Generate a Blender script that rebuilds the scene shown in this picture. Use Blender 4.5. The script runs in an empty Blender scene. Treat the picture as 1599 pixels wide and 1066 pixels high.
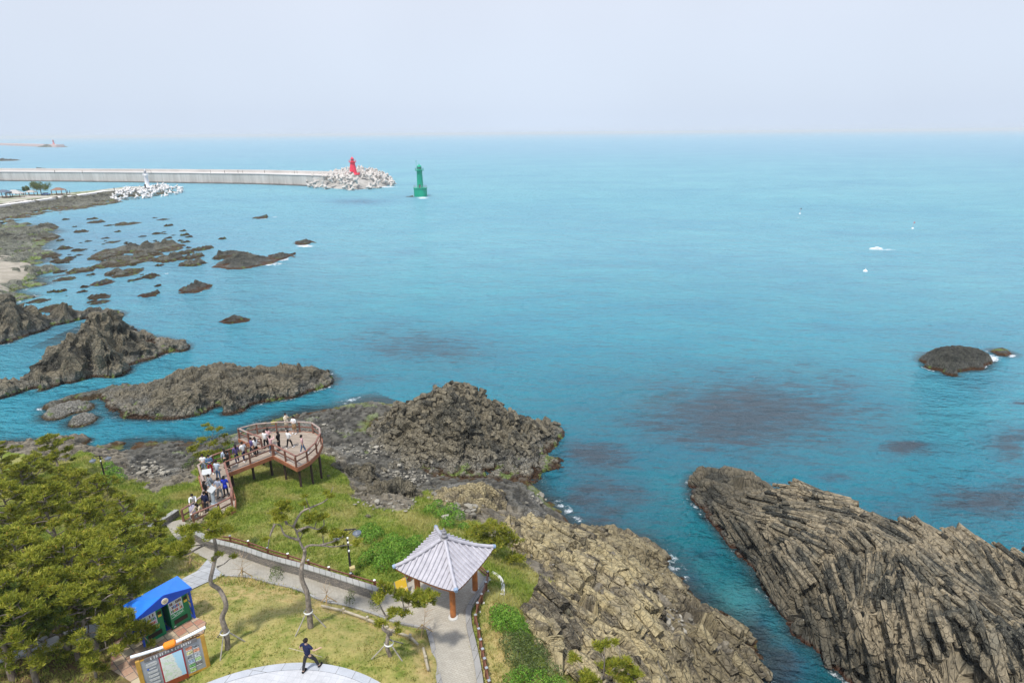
import bpy, bmesh, math, random
import numpy as np
from mathutils import Vector, Matrix
random.seed(7); np.random.seed(7)
SC = bpy.context.scene
COL = SC.collection
PI = math.pi
# ------------------------------------------------------------ camera
F = 960.0; HC = 32.0                       # focal length in photo pixels, eye height above the sea
PITCH = math.atan((533 - 207.5) / F); ROLL = -0.0081
CAMR = Matrix.Rotation(PI/2 - PITCH, 3, 'X') @ Matrix.Rotation(ROLL, 3, 'Z')
cam = bpy.data.cameras.new('camera'); camo = bpy.data.objects.new('camera', cam); COL.objects.link(camo)
cam.sensor_width = 36; cam.lens = 36 * F / 1599; cam.clip_start = 0.1; cam.clip_end = 60000
camo.matrix_world = Matrix.Translation((0, 0, HC)) @ CAMR.to_4x4()
SC.camera = camo
# ------------------------------------------------------------ world and sun
SUN_EL = math.radians(64); SUN_AZ = math.radians(207)   # azimuth clockwise from +y (north)
SC.world = bpy.data.worlds.new('World'); SC.world.use_nodes = True
wn = SC.world.node_tree; wn.nodes.clear()
wo = wn.nodes.new('ShaderNodeOutputWorld'); bg = wn.nodes.new('ShaderNodeBackground')
sky = wn.nodes.new('ShaderNodeTexSky'); sky.sky_type = 'NISHITA'; sky.sun_disc = False
sky.sun_elevation = SUN_EL; sky.sun_rotation = SUN_AZ; sky.dust_density = 3.0; sky.air_density = 1.0; sky.altitude = 30
bg.inputs[1].default_value = 0.10
tc = wn.nodes.new('ShaderNodeTexCoord'); sp = wn.nodes.new('ShaderNodeSeparateXYZ')
rmp = wn.nodes.new('ShaderNodeValToRGB')
cx_ = wn.nodes.new('ShaderNodeCombineXYZ'); mz = wn.nodes.new('ShaderNodeMath'); mz.operation = 'MAXIMUM'; mz.inputs[1].default_value = .03
wn.links.new(sp.outputs[2], mz.inputs[0]); wn.links.new(sp.outputs[0], cx_.inputs[0]); wn.links.new(sp.outputs[1], cx_.inputs[1]); wn.links.new(mz.outputs[0], cx_.inputs[2]); wn.links.new(cx_.outputs[0], sky.inputs[0])
wn.links.new(tc.outputs['Generated'], sp.inputs[0]); wn.links.new(sp.outputs[2], rmp.inputs[0])
e = rmp.color_ramp.elements
e[0].position = 0.0; e[0].color = (7.7, 9.0, 11.0, 1)
e[1].position = 0.6; e[1].color = (9.0, 10.4, 13.0, 1)
m_ = rmp.color_ramp.elements.new(0.22); m_.color = (8.6, 9.1, 10.3, 1)
nz = wn.nodes.new('ShaderNodeTexNoise'); nz.inputs['Scale'].default_value = 1.6; nz.inputs['Detail'].default_value = 3
nr = wn.nodes.new('ShaderNodeMapRange'); nr.inputs[1].default_value = .3; nr.inputs[2].default_value = .7
nr.inputs[3].default_value = .93; nr.inputs[4].default_value = 1.06
wn.links.new(tc.outputs['Generated'], nz.inputs[0]); wn.links.new(nz.outputs[0], nr.inputs[0])
vm = wn.nodes.new('ShaderNodeVectorMath'); vm.operation = 'SCALE'
wn.links.new(rmp.outputs[0], vm.inputs[0]); wn.links.new(nr.outputs[0], vm.inputs['Scale'])
mx = wn.nodes.new('ShaderNodeMix'); mx.data_type = 'RGBA'; mx.inputs[0].default_value = 0.82
wn.links.new(sky.outputs[0], mx.inputs[6]); wn.links.new(vm.outputs[0], mx.inputs[7])
wn.links.new(mx.outputs[2], bg.inputs[0]); wn.links.new(bg.outputs[0], wo.inputs[0])
sl = bpy.data.lights.new('sun', 'SUN'); sl.energy = 4.2; sl.angle = math.radians(4); sl.color = (1, .965, .905)
so = bpy.data.objects.new('sun', sl); COL.objects.link(so)
sd = Vector((math.sin(SUN_AZ)*math.cos(SUN_EL), math.cos(SUN_AZ)*math.cos(SUN_EL), math.sin(SUN_EL)))
so.rotation_euler = sd.to_track_quat('Z', 'Y').to_euler()
vs = SC.view_settings; vs.view_transform = 'Standard'; vs.look = 'None'; vs.exposure = 0; vs.gamma = 1; vs.use_curve_mapping = False
SC.cycles.volume_bounces = 0; SC.cycles.max_bounces = 6; SC.cycles.transparent_max_bounces = 12
# ------------------------------------------------------------ photo geometry helpers
CR = np.array(CAMR)
def ray(px, py): return CR @ np.array([(px-799.5)/F, -(py-533)/F, -1.0])
def at(px, py, z=0.0):
    d = ray(px, py); t = (z-HC)/d[2]; return np.array([d[0]*t, d[1]*t, z])
def back(px, py, z, dist, z2):
    p = at(px, py, z); n = np.array([p[0], p[1]]); n = n/np.linalg.norm(n)
    return np.array([p[0]+n[0]*dist, p[1]+n[1]*dist, z2])
def pixv(P):
    Q = (P - np.array([0, 0, HC])) @ CR
    w = np.maximum(-Q[:, 2], .01)
    return 799.5 + F*Q[:, 0]/w, 533 - F*Q[:, 1]/w
def vplane(px, py, base):
    """point seen at a pixel in the upright plane through base that faces the viewer"""
    d = ray(px, py); n = np.array([base[0], base[1]]); n = n/np.linalg.norm(n)
    t = (n @ np.array(base)[:2])/(n @ d[:2]); return np.array([d[0]*t, d[1]*t, HC+d[2]*t])
def inpoly(x, y, poly):
    r = np.zeros(x.shape, bool); n = len(poly); j = n-1
    for i in range(n):
        xi, yi = poly[i][:2]; xj, yj = poly[j][:2]
        if yi != yj:
            r ^= ((yi > y) != (yj > y)) & (x < (xj-xi)*(y-yi)/(yj-yi)+xi)
        j = i
    return r
# ------------------------------------------------------------ numpy noise
def _h(ix, iy, iz, s):
    v = (ix.astype(np.int64)*73856093) ^ (iy.astype(np.int64)*19349663) ^ (iz.astype(np.int64)*83492791) ^ (s*2654435761)
    v &= 0xffffffff
    v = ((v ^ (v >> 16))*0x45d9f3b) & 0xffffffff
    v = ((v ^ (v >> 16))*0x45d9f3b) & 0xffffffff
    return ((v ^ (v >> 16)) & 0xffffff)/float(0x1000000)
def vnoise(P, s=0):
    B = np.floor(P); Fr = P-B; Fr = Fr*Fr*(3-2*Fr); B = B.astype(np.int64); r = 0
    for dx in (0, 1):
        for dy in (0, 1):
            for dz in (0, 1):
                w = (Fr[:, 0] if dx else 1-Fr[:, 0])*(Fr[:, 1] if dy else 1-Fr[:, 1])*(Fr[:, 2] if dz else 1-Fr[:, 2])
                r = r + w*_h(B[:, 0]+dx, B[:, 1]+dy, B[:, 2]+dz, s)
    return r
def fbm(P, o=4, s=0):
    r = 0; a = .5; t = 0
    for i in range(o): r = r+a*vnoise(P*(2**i)+17.3*i, s+i); t += a; a *= .5
    return r/t*2-1
def vor(P, s=0):
    B = np.floor(P).astype(np.int64); n = len(P)
    f1 = np.full(n, 9.); f2 = np.full(n, 9.); c = np.zeros((n, 3)); hid = np.zeros(n)
    for dx in (-1, 0, 1):
        for dy in (-1, 0, 1):
            for dz in (-1, 0, 1):
                x, y, z = B[:, 0]+dx, B[:, 1]+dy, B[:, 2]+dz
                q = np.stack([x+_h(x, y, z, s+1), y+_h(x, y, z, s+2), z+_h(x, y, z, s+3)], 1)
                d = np.sqrt(((P-q)**2).sum(1)); m = d < f1
                f2 = np.where(m, f1, np.minimum(f2, d)); f1 = np.where(m, d, f1)
                c[m] = q[m]; hid = np.where(m, _h(x, y, z, s+4), hid)
    return f1, f2, c, hid
class HF:
    """smooth height function through scattered control points"""
    def __init__(s, pts, k=1.0):
        P = np.array([list(p)[:3] for p in pts], float); s.p = P[:, :2]; n = len(P)
        D = np.linalg.norm(s.p[:, None]-s.p[None], axis=2)
        A = np.zeros((n+3, n+3)); A[:n, :n] = -np.sqrt(D*D+k*k) + np.eye(n)*0.0
        A[:n, n] = 1; A[:n, n+1:] = s.p; A[n, :n] = 1; A[n+1:, :n] = s.p.T
        s.w = np.linalg.lstsq(A, np.concatenate([P[:, 2], [0, 0, 0]]), rcond=None)[0]; s.k = k; s.n = n
    def __call__(s, x, y):
        sh = np.shape(x); x = np.ravel(x).astype(float); y = np.ravel(y).astype(float); o = np.empty(len(x))
        for i in range(0, len(x), 40000):
            q = np.stack([x[i:i+40000], y[i:i+40000]], 1)
            D = np.sqrt(((q[:, None]-s.p[None])**2).sum(2)+s.k**2)
            o[i:i+40000] = -D@s.w[:s.n]+s.w[s.n]+q@s.w[s.n+1:]
        return o.reshape(sh)
# ------------------------------------------------------------ objects
def tag(o, label=None, cat=None, group=None, kind=None):
    if label: o['label'] = label
    if cat: o['category'] = cat
    if group: o['group'] = group
    if kind: o['kind'] = kind
    return o
def empty(name, loc=(0, 0, 0), rz=0.0):
    o = bpy.data.objects.new(name, None); COL.objects.link(o); o.location = loc; o.rotation_euler = (0, 0, rz)
    o.empty_display_size = .2; return o
def link(name, me, parent=None):
    o = bpy.data.objects.new(name, me); COL.objects.link(o)
    if parent: o.parent = parent
    return o
def npmesh(name, V, Fc, mats, smooth=False, mi=None, attrs=None):
    me = bpy.data.meshes.new(name)
    V = np.asarray(V, float); Fc = np.asarray(Fc, np.int32); nf, k = Fc.shape
    me.vertices.add(len(V)); me.vertices.foreach_set('co', V.ravel())
    me.loops.add(nf*k); me.loops.foreach_set('vertex_index', Fc.ravel())
    me.polygons.add(nf); me.polygons.foreach_set('loop_start', np.arange(nf, dtype=np.int32)*k)
    me.polygons.foreach_set('loop_total', np.full(nf, k, np.int32))
    me.polygons.foreach_set('use_smooth', np.full(nf, smooth))
    if mi is not None: me.polygons.foreach_set('material_index', np.asarray(mi, np.int32))
    for m in (mats if isinstance(mats, (list, tuple)) else [mats]): me.materials.append(m)
    me.update(calc_edges=True)
    for k_, v in (attrs or {}).items():
        if np.ndim(v) == 2:
            a = me.attributes.new(k_, 'FLOAT_VECTOR', 'POINT'); a.data.foreach_set('vector', np.asarray(v, np.float32).ravel()); continue
        a = me.attributes.new(k_, 'FLOAT', 'POINT'); a.data.foreach_set('value', np.asarray(v, np.float32))
    return me
def copy_tree(o, parent=None):
    c = o.copy(); COL.objects.link(c)
    if parent: c.parent = parent
    for ch in list(o.children): copy_tree(ch, c)
    return c
class MB:
    def __init__(s): s.v = []; s.f = []; s.mi = []; s.m = 0
    def add(s, vs, fs):
        b = len(s.v); s.v += [tuple(v) for v in vs]; s.f += [tuple(b+i for i in f) for f in fs]; s.mi += [s.m]*len(fs); return s
    def box(s, c, d, rot=None, bev=0.0):
        x, y, z = d[0]/2, d[1]/2, d[2]/2; R = rot or Matrix.Identity(3); c = Vector(c)
        if bev <= 0:
            vs = [c+R@Vector((a*x, b*y, g*z)) for g in (-1, 1) for a, b in ((-1, -1), (1, -1), (1, 1), (-1, 1))]
            return s.add(vs, [(3, 2, 1, 0), (4, 5, 6, 7), (0, 1, 5, 4), (1, 2, 6, 5), (2, 3, 7, 6), (3, 0, 4, 7)])
        bm = bmesh.new(); bmesh.ops.create_cube(bm, size=1)
        for v in bm.verts: v.co = Vector((v.co.x*d[0], v.co.y*d[1], v.co.z*d[2]))
        bmesh.ops.bevel(bm, geom=bm.edges[:], offset=bev, segments=1, affect='EDGES', profile=.5)
        bm.verts.index_update()
        s.add([c+R@v.co for v in bm.verts], [[v.index for v in f.verts] for f in bm.faces]); bm.free(); return s
    def bar(s, a, b, w, h=None, bev=0.0, up=(0, 0, 1)):
        a = Vector(a); b = Vector(b); d = b-a; L = d.length; x = d/L
        u = Vector(up)
        if abs(x.dot(u)) > .99: u = Vector((0, 1, 0))
        y = u.cross(x).normalized(); z = x.cross(y)
        return s.box((a+b)/2, (L, w, h or w), Matrix((x, y, z)).transposed(), bev)
    def tube(s, pts, r, n=8, cap=True):
        pts = [Vector(p) for p in pts]; k = len(pts)
        rs = [r]*k if isinstance(r, (int, float)) else list(r)
        vs = []; fs = []; pu = None
        for i, p in enumerate(pts):
            d = (pts[min(i+1, k-1)]-pts[max(i-1, 0)])
            d = d.normalized() if d.length > 1e-9 else Vector((0, 0, 1))
            if pu is None: pu = d.orthogonal().normalized()
            u = (pu-d*pu.dot(d)); u = u.normalized() if u.length > 1e-6 else d.orthogonal().normalized(); pu = u
            w = d.cross(u)
            for j in range(n):
                a = 2*PI*j/n; vs.append(p+(u*math.cos(a)+w*math.sin(a))*rs[i])
        for i in range(k-1):
            for j in range(n):
                j2 = (j+1) % n; fs.append((i*n+j, i*n+j2, (i+1)*n+j2, (i+1)*n+j))
        if cap: fs.append(tuple(range(n-1, -1, -1))); fs.append(tuple((k-1)*n+j for j in range(n)))
        return s.add(vs, fs)
    def lathe(s, prof, c=(0, 0, 0), n=20, cap=True):
        vs = [(c[0]+r*math.cos(2*PI*j/n), c[1]+r*math.sin(2*PI*j/n), c[2]+z) for r, z in prof for j in range(n)]; k = len(prof)
        fs = [(i*n+j, i*n+(j+1) % n, (i+1)*n+(j+1) % n, (i+1)*n+j) for i in range(k-1) for j in range(n)]
        if cap: fs.append(tuple(range(n-1, -1, -1))); fs.append(tuple((k-1)*n+j for j in range(n)))
        return s.add(vs, fs)
    def prism(s, poly, z0, z1):
        a = sum(poly[i-1][0]*poly[i][1]-poly[i][0]*poly[i-1][1] for i in range(len(poly)))
        if a < 0: poly = poly[::-1]
        n = len(poly); g = lambda z, p: z(p) if callable(z) else z
        vs = [(p[0], p[1], g(z0, p)) for p in poly]+[(p[0], p[1], g(z1, p)) for p in poly]
        return s.add(vs, [tuple(range(n-1, -1, -1)), tuple(range(n, 2*n))]+[(i, (i+1) % n, n+(i+1) % n, n+i) for i in range(n)])
    def ball(s, c, r, n=8, sq=(1, 1, 1)):
        k = max(3, n//2); vs = []; fs = []
        for i in range(k+1):
            t = PI*i/k
            for j in range(n):
                a = 2*PI*j/n; vs.append((c[0]+r*sq[0]*math.sin(t)*math.cos(a), c[1]+r*sq[1]*math.sin(t)*math.sin(a), c[2]+r*sq[2]*math.cos(t)))
        for i in range(k):
            for j in range(n): fs.append((i*n+j, (i+1)*n+j, (i+1)*n+(j+1) % n, i*n+(j+1) % n))
        return s.add(vs, fs)
    def build(s, name, mats, parent=None, smooth=False):
        me = bpy.data.meshes.new(name); me.from_pydata(s.v, [], s.f)
        for m in (mats if isinstance(mats, (list, tuple)) else [mats]): me.materials.append(m)
        me.polygons.foreach_set('material_index', s.mi)
        if smooth is True: me.polygons.foreach_set('use_smooth', [True]*len(s.f))
        elif smooth: me.shade_smooth(); me.set_sharp_from_angle(angle=smooth)
        me.validate(); me.update(); return link(name, me, parent)
# ------------------------------------------------------------ materials
class NT:
    def __init__(s, name):
        s.mat = bpy.data.materials.new(name); s.mat.use_nodes = True; s.t = s.mat.node_tree; s.t.nodes.clear()
        s.out = s.t.nodes.new('ShaderNodeOutputMaterial')
    def n(s, ty, ins=None, **kw):
        nd = s.t.nodes.new('ShaderNode'+ty)
        for k, v in kw.items(): setattr(nd, k, v)
        for k, v in (ins or {}).items(): s.set(nd.inputs[k], v)
        return nd
    def set(s, sock, v):
        if isinstance(v, bpy.types.NodeSocket): s.t.links.new(v, sock)
        elif isinstance(v, bpy.types.Node): s.t.links.new(v.outputs[0], sock)
        else:
            if isinstance(v, (tuple, list)) and len(v) == 3 and sock.type == 'RGBA': v = (*v, 1)
            sock.default_value = v
    def pos(s): return s.n('NewGeometry').outputs['Position']
    def objc(s): return s.n('TexCoord').outputs['Object']
    def attrv(s, name): return s.n('Attribute', attribute_name=name).outputs['Vector']
    def attr(s, name): return s.n('Attribute', attribute_name=name).outputs['Fac']
    def sep(s, v, i): return s.n('SeparateXYZ', {0: v}).outputs[i]
    def scale(s, v, sx, sy, sz, rot=(0, 0, 0)): return s.n('Mapping', {'Vector': v, 'Scale': (sx, sy, sz), 'Rotation': rot}).outputs[0]
    def noise(s, v, sc, det=4, rough=.55, dist=0): return s.n('TexNoise', {'Vector': v, 'Scale': sc, 'Detail': det, 'Roughness': rough, 'Distortion': dist}).outputs[0]
    def mapr(s, v, a, b, c=0., d=1.): return s.n('MapRange', {0: v, 1: a, 2: b, 3: c, 4: d}).outputs[0]
    def math(s, op, a, b=0., c=0.): return s.n('Math', {0: a, 1: b, 2: c}, operation=op, use_clamp=False).outputs[0]
    def mul(s, a, b): return s.math('MULTIPLY', a, b)
    def add(s, a, b): return s.math('ADD', a, b)
    def mix(s, f, a, b):
        nd = s.n('Mix', data_type='RGBA'); s.set(nd.inputs[0], f); s.set(nd.inputs[6], a); s.set(nd.inputs[7], b); return nd.outputs[2]
    def bump(s, h, st=.5, d=.05, nrm=None):
        nd = s.n('Bump', {'Height': h, 'Strength': st, 'Distance': d})
        if nrm: s.set(nd.inputs['Normal'], nrm)
        return nd.outputs[0]
    def bsdf(s, col, rough=.8, nrm=None, **kw):
        nd = s.n('BsdfPrincipled'); s.set(nd.inputs['Base Color'], col); s.set(nd.inputs['Roughness'], rough)
        if nrm: s.set(nd.inputs['Normal'], nrm)
        for k, v in kw.items(): s.set(nd.inputs[k.replace('_', ' ')], v)
        s.t.links.new(nd.outputs[0], s.out.inputs[0]); return s.mat
_MC = {}
def simple(name, c, rough=.7, var=.15, sc=3.0, bump=.2, bsc=40, metal=0.0, spec=.4):
    if name in _MC: return _MC[name]
    t = NT(name); o = t.objc(); f = t.mapr(t.noise(o, sc, 5), .3, .7)
    lo = tuple(x*(1-var) for x in c); hi = tuple(min(1, x*(1+var)) for x in c)
    nb = t.bump(t.noise(o, bsc, 3), bump, .01) if bump else None
    _MC[name] = t.bsdf(t.mix(f, lo, hi), rough, nb, Metallic=metal, Specular_IOR_Level=spec); return _MC[name]
def srgb(r, g, b): return tuple(((x/255+.055)/1.055)**2.4 if x > 10 else x/255/12.92 for x in (r, g, b))
# ============================================================ ROCK, TERRAIN, SEA
def rockmat(name, dark, mid, light, z0=.35, z1=.9, moss=0.0, weed=(.075, .035, .012), pale=(.34, .33, .30), tan=None, palew=.5, bs=1.0, q=1.0, wet=0):
    t = NT(name); p = t.pos(); z = t.sep(p, 2); rq = t.attrv('rq')
    vq = t.n('TexVoronoi', {'Vector': rq, 'Scale': q, 'Randomness': .85}); vc = t.sep(vq.outputs['Color'], 0); ve = t.n('TexVoronoi', {'Vector': rq, 'Scale': q, 'Randomness': .85}, feature='DISTANCE_TO_EDGE').outputs[0]
    vj = t.n('TexVoronoi', {'Vector': rq, 'Scale': q*2.3}, feature='DISTANCE_TO_EDGE').outputs[0]
    n1 = t.noise(p, .35, 4); n2 = t.noise(p, 2.2, 6, .65); n3 = t.noise(p, 9, 5, .7); cell = t.attr('cell')
    f = t.add(t.mul(cell, .46), t.add(t.mul(vc, .2), t.mul(n2, .42)))
    c = t.mix(t.mapr(f, .32, .78), dark, mid)
    c = t.mix(t.mul(t.mapr(n3, .52, .72), .6), c, light)
    if tan: c = t.mix(t.mul(t.mapr(t.add(n1, t.mul(cell, .25)), .5, .72), .85), c, tan)
    if wet: c = t.mix(t.mul(t.mapr(t.add(z, t.mul(t.add(n1, -.5), -6)), wet+1.2, wet-.8), .62), c, t.mix(n3, dark, tuple(x*.55 for x in mid)))
    # lichen specks
    v = t.n('TexVoronoi', {'Vector': p, 'Scale': 2.4}); sp_ = t.mul(t.mapr(v.outputs['Distance'], .13, .09), t.mapr(n2, .5, .62))
    c = t.mix(t.mul(sp_, .8), c, (.5, .48, .42))
    zz = t.add(z, t.mul(t.add(n2, -.5), -1.1))
    pm = t.mul(t.mul(t.mapr(zz, z1+.6, z1-.1), t.mapr(n3, .42, .6)), palew)
    c = t.mix(pm, c, pale)
    zw = t.add(z, t.mul(t.add(n3, -.5), -.5))
    c = t.mix(t.mul(t.mapr(zw, z0+.12, z0-.12), .95), c, t.mix(n3, weed, tuple(x*.35 for x in weed)))
    if moss: c = t.mix(t.mul(t.mapr(t.mul(t.noise(p, .8, 5, .6), t.mapr(zz, 1.6, .6)), .6-moss*.18, .66-moss*.1), .85), c, (.16, .22, .045))
    r = t.mapr(zw, .1, .8, .35, .88)
    h = t.add(t.mul(n2, .5), t.mul(n3, .6))
    h = t.add(h, t.add(t.mul(t.mapr(ve, 0, .1), 1.1), t.add(t.mul(vc, .9), t.mul(t.mapr(vj, 0, .08), .4))))
    return t.bsdf(c, r, t.bump(h, 1.0, .15*bs), Specular_IOR_Level=.25)
# columnar basalt geometry on a height function
def prisms(P, N, spec, seed):
    R = np.random.RandomState(seed); n = spec['n']; ok = np.where(spec['where'](P))[0]
    i = R.choice(ok, n); c = P[i].copy(); nn = N[i]
    w = spec['w']*R.uniform(.65, 1.3, n); L = spec['L']*R.uniform(.45, 1.4, n)
    a = spec['dir'](c)+R.normal(0, spec.get('jit', .07), (n, 3)); a -= nn*(np.einsum('ij,ij->i', a, nn)*spec.get('flat', .8))[:, None]
    a /= np.linalg.norm(a, axis=1, keepdims=True)
    b = np.cross(nn, a); b /= np.linalg.norm(b, axis=1, keepdims=True); d = np.cross(a, b)
    c += nn*(R.uniform(-.55, .35, n)*w)[:, None]
    rot = R.uniform(0, 2*PI, n); V = []; tl = R.uniform(-.5, .5, (n, 2, 2))
    for e_, sg in ((0, -1), (1, 1)):
        for k in range(6):
            ang = rot+k*PI/3+R.uniform(-.22, .22, n); rr = w*.5*R.uniform(.9, 1.12, n)*(1 if e_ else .94)
            u, v = rr*np.cos(ang), rr*np.sin(ang)
            al = sg*L/2+u*tl[:, e_, 0]+v*tl[:, e_, 1]
            V.append(c+b*u[:, None]+d*v[:, None]+a*al[:, None])
    V = np.stack(V, 1).reshape(-1, 3); o = (np.arange(n)*12)[:, None]; F_ = []
    for k in range(6): F_.append(o+np.array([[k, (k+1) % 6, 6+(k+1) % 6, 6+k]]))
    F_ += [o+np.array([[0, 3, 2, 1]]), o+np.array([[0, 5, 4, 3]]), o+np.array([[6, 7, 8, 9]]), o+np.array([[6, 9, 10, 11]])]
    Fc = np.stack(F_, 1).reshape(-1, 4)
    h = np.repeat(R.rand(n), 12); q = V*np.array([1.3, 1.3, 1.3])+np.repeat(R.rand(n, 3)*20, 12, 0)
    return V, Fc, h, q
def rock_verts(hf, x0, x1, y0, y1, res, seed, axis=(0, 0, 1), w=.6, L=3., amp=.22, crack=.14, lump=.5, lumpw=2.5, rough=.06, edge=.35, mask=None, axis2=None, axf=None, zmin=-.7, axang=None, prism=None):
    xs = np.arange(x0, x1, res); ys = np.arange(y0, y1, res); X, Y = np.meshgrid(xs, ys); ny, nx = X.shape
    Z = hf(X, Y)
    Z = np.where(Z > -.2, Z+edge*(1-np.exp(-np.maximum(Z+.2, 0)/.25)), Z)
    if mask is not None: Z = mask(X, Y, Z)
    gy, gx = np.gradient(Z, res); N = np.stack([-gx, -gy, np.ones_like(Z)], 2); N /= np.linalg.norm(N, axis=2, keepdims=True)
    P = np.stack([X, Y, Z], 2).reshape(-1, 3); N = N.reshape(-1, 3)
    wp = P+.35*w*np.stack([fbm(P*.7/w*.5, 2, seed+20+i) for i in range(3)], 1)
    def cells(ax):
        a = np.array(ax, float); a /= np.linalg.norm(a); b = np.cross(a, [.3, .9, .1]); b /= np.linalg.norm(b); c = np.cross(a, b)
        return np.stack([wp@a/L, wp@b/w, wp@c/w], 1)
    Q = cells(axis)
    if axis2 is not None:
        m = axf(P) + .25*fbm(P*.15, 3, seed+9)
        Q = np.where((m > .5)[:, None], cells(axis2)+50, Q)
    if axang is not None:
        Q = axang(wp, w, L)
    f1, f2, c, h = vor(Q, seed)
    rv = np.stack([_h((h*1e6).astype(np.int64), (h*3e5).astype(np.int64), (h*7e5).astype(np.int64), seed+i)-.5 for i in (5, 6, 7)], 1)
    d = (h-.5)*2*amp + ((Q-c)*rv).sum(1)*amp*1.5
    d -= crack*np.clip(1-(f2-f1)/.22, 0, 1)
    g1, g2, gc, gh = vor(P/lumpw+3.1, seed+40)
    grv = np.stack([_h((gh*1e6).astype(np.int64), (gh*3e5).astype(np.int64), (gh*7e5).astype(np.int64), seed+i)-.5 for i in (15, 16, 17)], 1)
    d += lump*((gh-.5)*.8 + ((P/lumpw+3.1-gc)*grv).sum(1)*1.6) - lump*.25*np.clip(1-(g2-g1)/.12, 0, 1)
    d += rough*fbm(P*2.5, 3, seed+60)*2
    lowf = np.clip((P[:, 2]+.6)/1.2, .15, 1)
    P2 = P+N*(d*lowf)[:, None]
    idx = np.arange(nx*ny).reshape(ny, nx)
    Fc = np.stack([idx[:-1, :-1], idx[:-1, 1:], idx[1:, 1:], idx[1:, :-1]], 2).reshape(-1, 4)
    zs = P2[:, 2][Fc]; keep = (zs.max(1) > zmin)
    if mask is not None: keep &= (P[:, 2][Fc].max(1) > zmin)
    Fc = Fc[keep]; used = np.unique(Fc); rm = np.full(nx*ny, -1); rm[used] = np.arange(len(used))
    V, Fc, hh, q = P2[used], rm[Fc], h[used], (Q*FQ)[used]
    if prism:
        pv, pf, ph, pq = prisms(V, N[used], prism, seed)
        Fc = np.concatenate([Fc, pf+len(V)]); V = np.concatenate([V, pv]); hh = np.concatenate([hh, ph]); q = np.concatenate([q, pq])
    return V, Fc, hh, q
ROCKHF = []
FQ = 1.7
def rock(name, pts, mat, label, cat='rock', res=.2, seed=1, k=.6, pad=2.5, group=None, kind=None, foot=True, **kw):
    pts = [tuple(p) for p in pts]
    A = np.array(pts); c = A[:, :2].mean(0)
    if foot:                                     # sea bed ring so that the mass falls away below the water
        for p in pts[:]:
            if abs(p[2]) < .01:
                v = np.array(p[:2])-c; v /= np.linalg.norm(v)+1e-6; pts.append((p[0]+v[0]*2.5, p[1]+v[1]*2.5, -2.2))
    hf = HF(pts, k); A = np.array(pts)
    if foot: ROCKHF.append((hf, A[:, 0].min(), A[:, 0].max(), A[:, 1].min(), A[:, 1].max()))
    V, Fc, h, rq = rock_verts(hf, A[:, 0].min()-pad, A[:, 0].max()+pad, A[:, 1].min()-pad, A[:, 1].max()+pad, res, seed, **kw)
    b = np.array([c[0], c[1], 0.0])
    o = link(name, npmesh(name, V-b, Fc, mat, attrs={'cell': h, 'rq': rq})); o.location = b
    tag(o, label, cat, group, kind); return o
PX = lambda L: [tuple(at(*p)) if len(p) == 3 else tuple(back(*p)) for p in L]
M_basalt = rockmat('basalt_dark', (.04, .037, .028), (.15, .136, .10), (.30, .275, .205), moss=.3, tan=(.20, .17, .115))
M_black = rockmat('basalt_black', (.03, .031, .026), (.10, .097, .075), (.18, .17, .13), moss=.1, palew=.3, weed=(.13, .055, .015))
M_tan = rockmat('basalt_tan', (.075, .062, .042), (.29, .24, .16), (.50, .44, .32), z0=.25, z1=.5, tan=(.43, .35, .19), palew=.3, wet=2.2)
M_col = rockmat('basalt_columns', (.026, .026, .021), (.155, .143, .108), (.36, .33, .255), z0=.22, z1=.3, tan=(.32, .26, .17), palew=.2, weed=(.09, .035, .016), bs=1.0, wet=2.4)
M_reef = rockmat('reef_rock', (.045, .042, .03), (.15, .145, .105), (.29, .275, .21), z0=.5, z1=.8, moss=.25, weed=(.10, .06, .018))
M_reefpale = rockmat('reef_pale', (.09, .08, .06), (.22, .2, .155), (.40, .37, .31), z0=.22, z1=1.4, moss=.3, palew=.9, weed=(.10, .06, .015))
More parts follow.
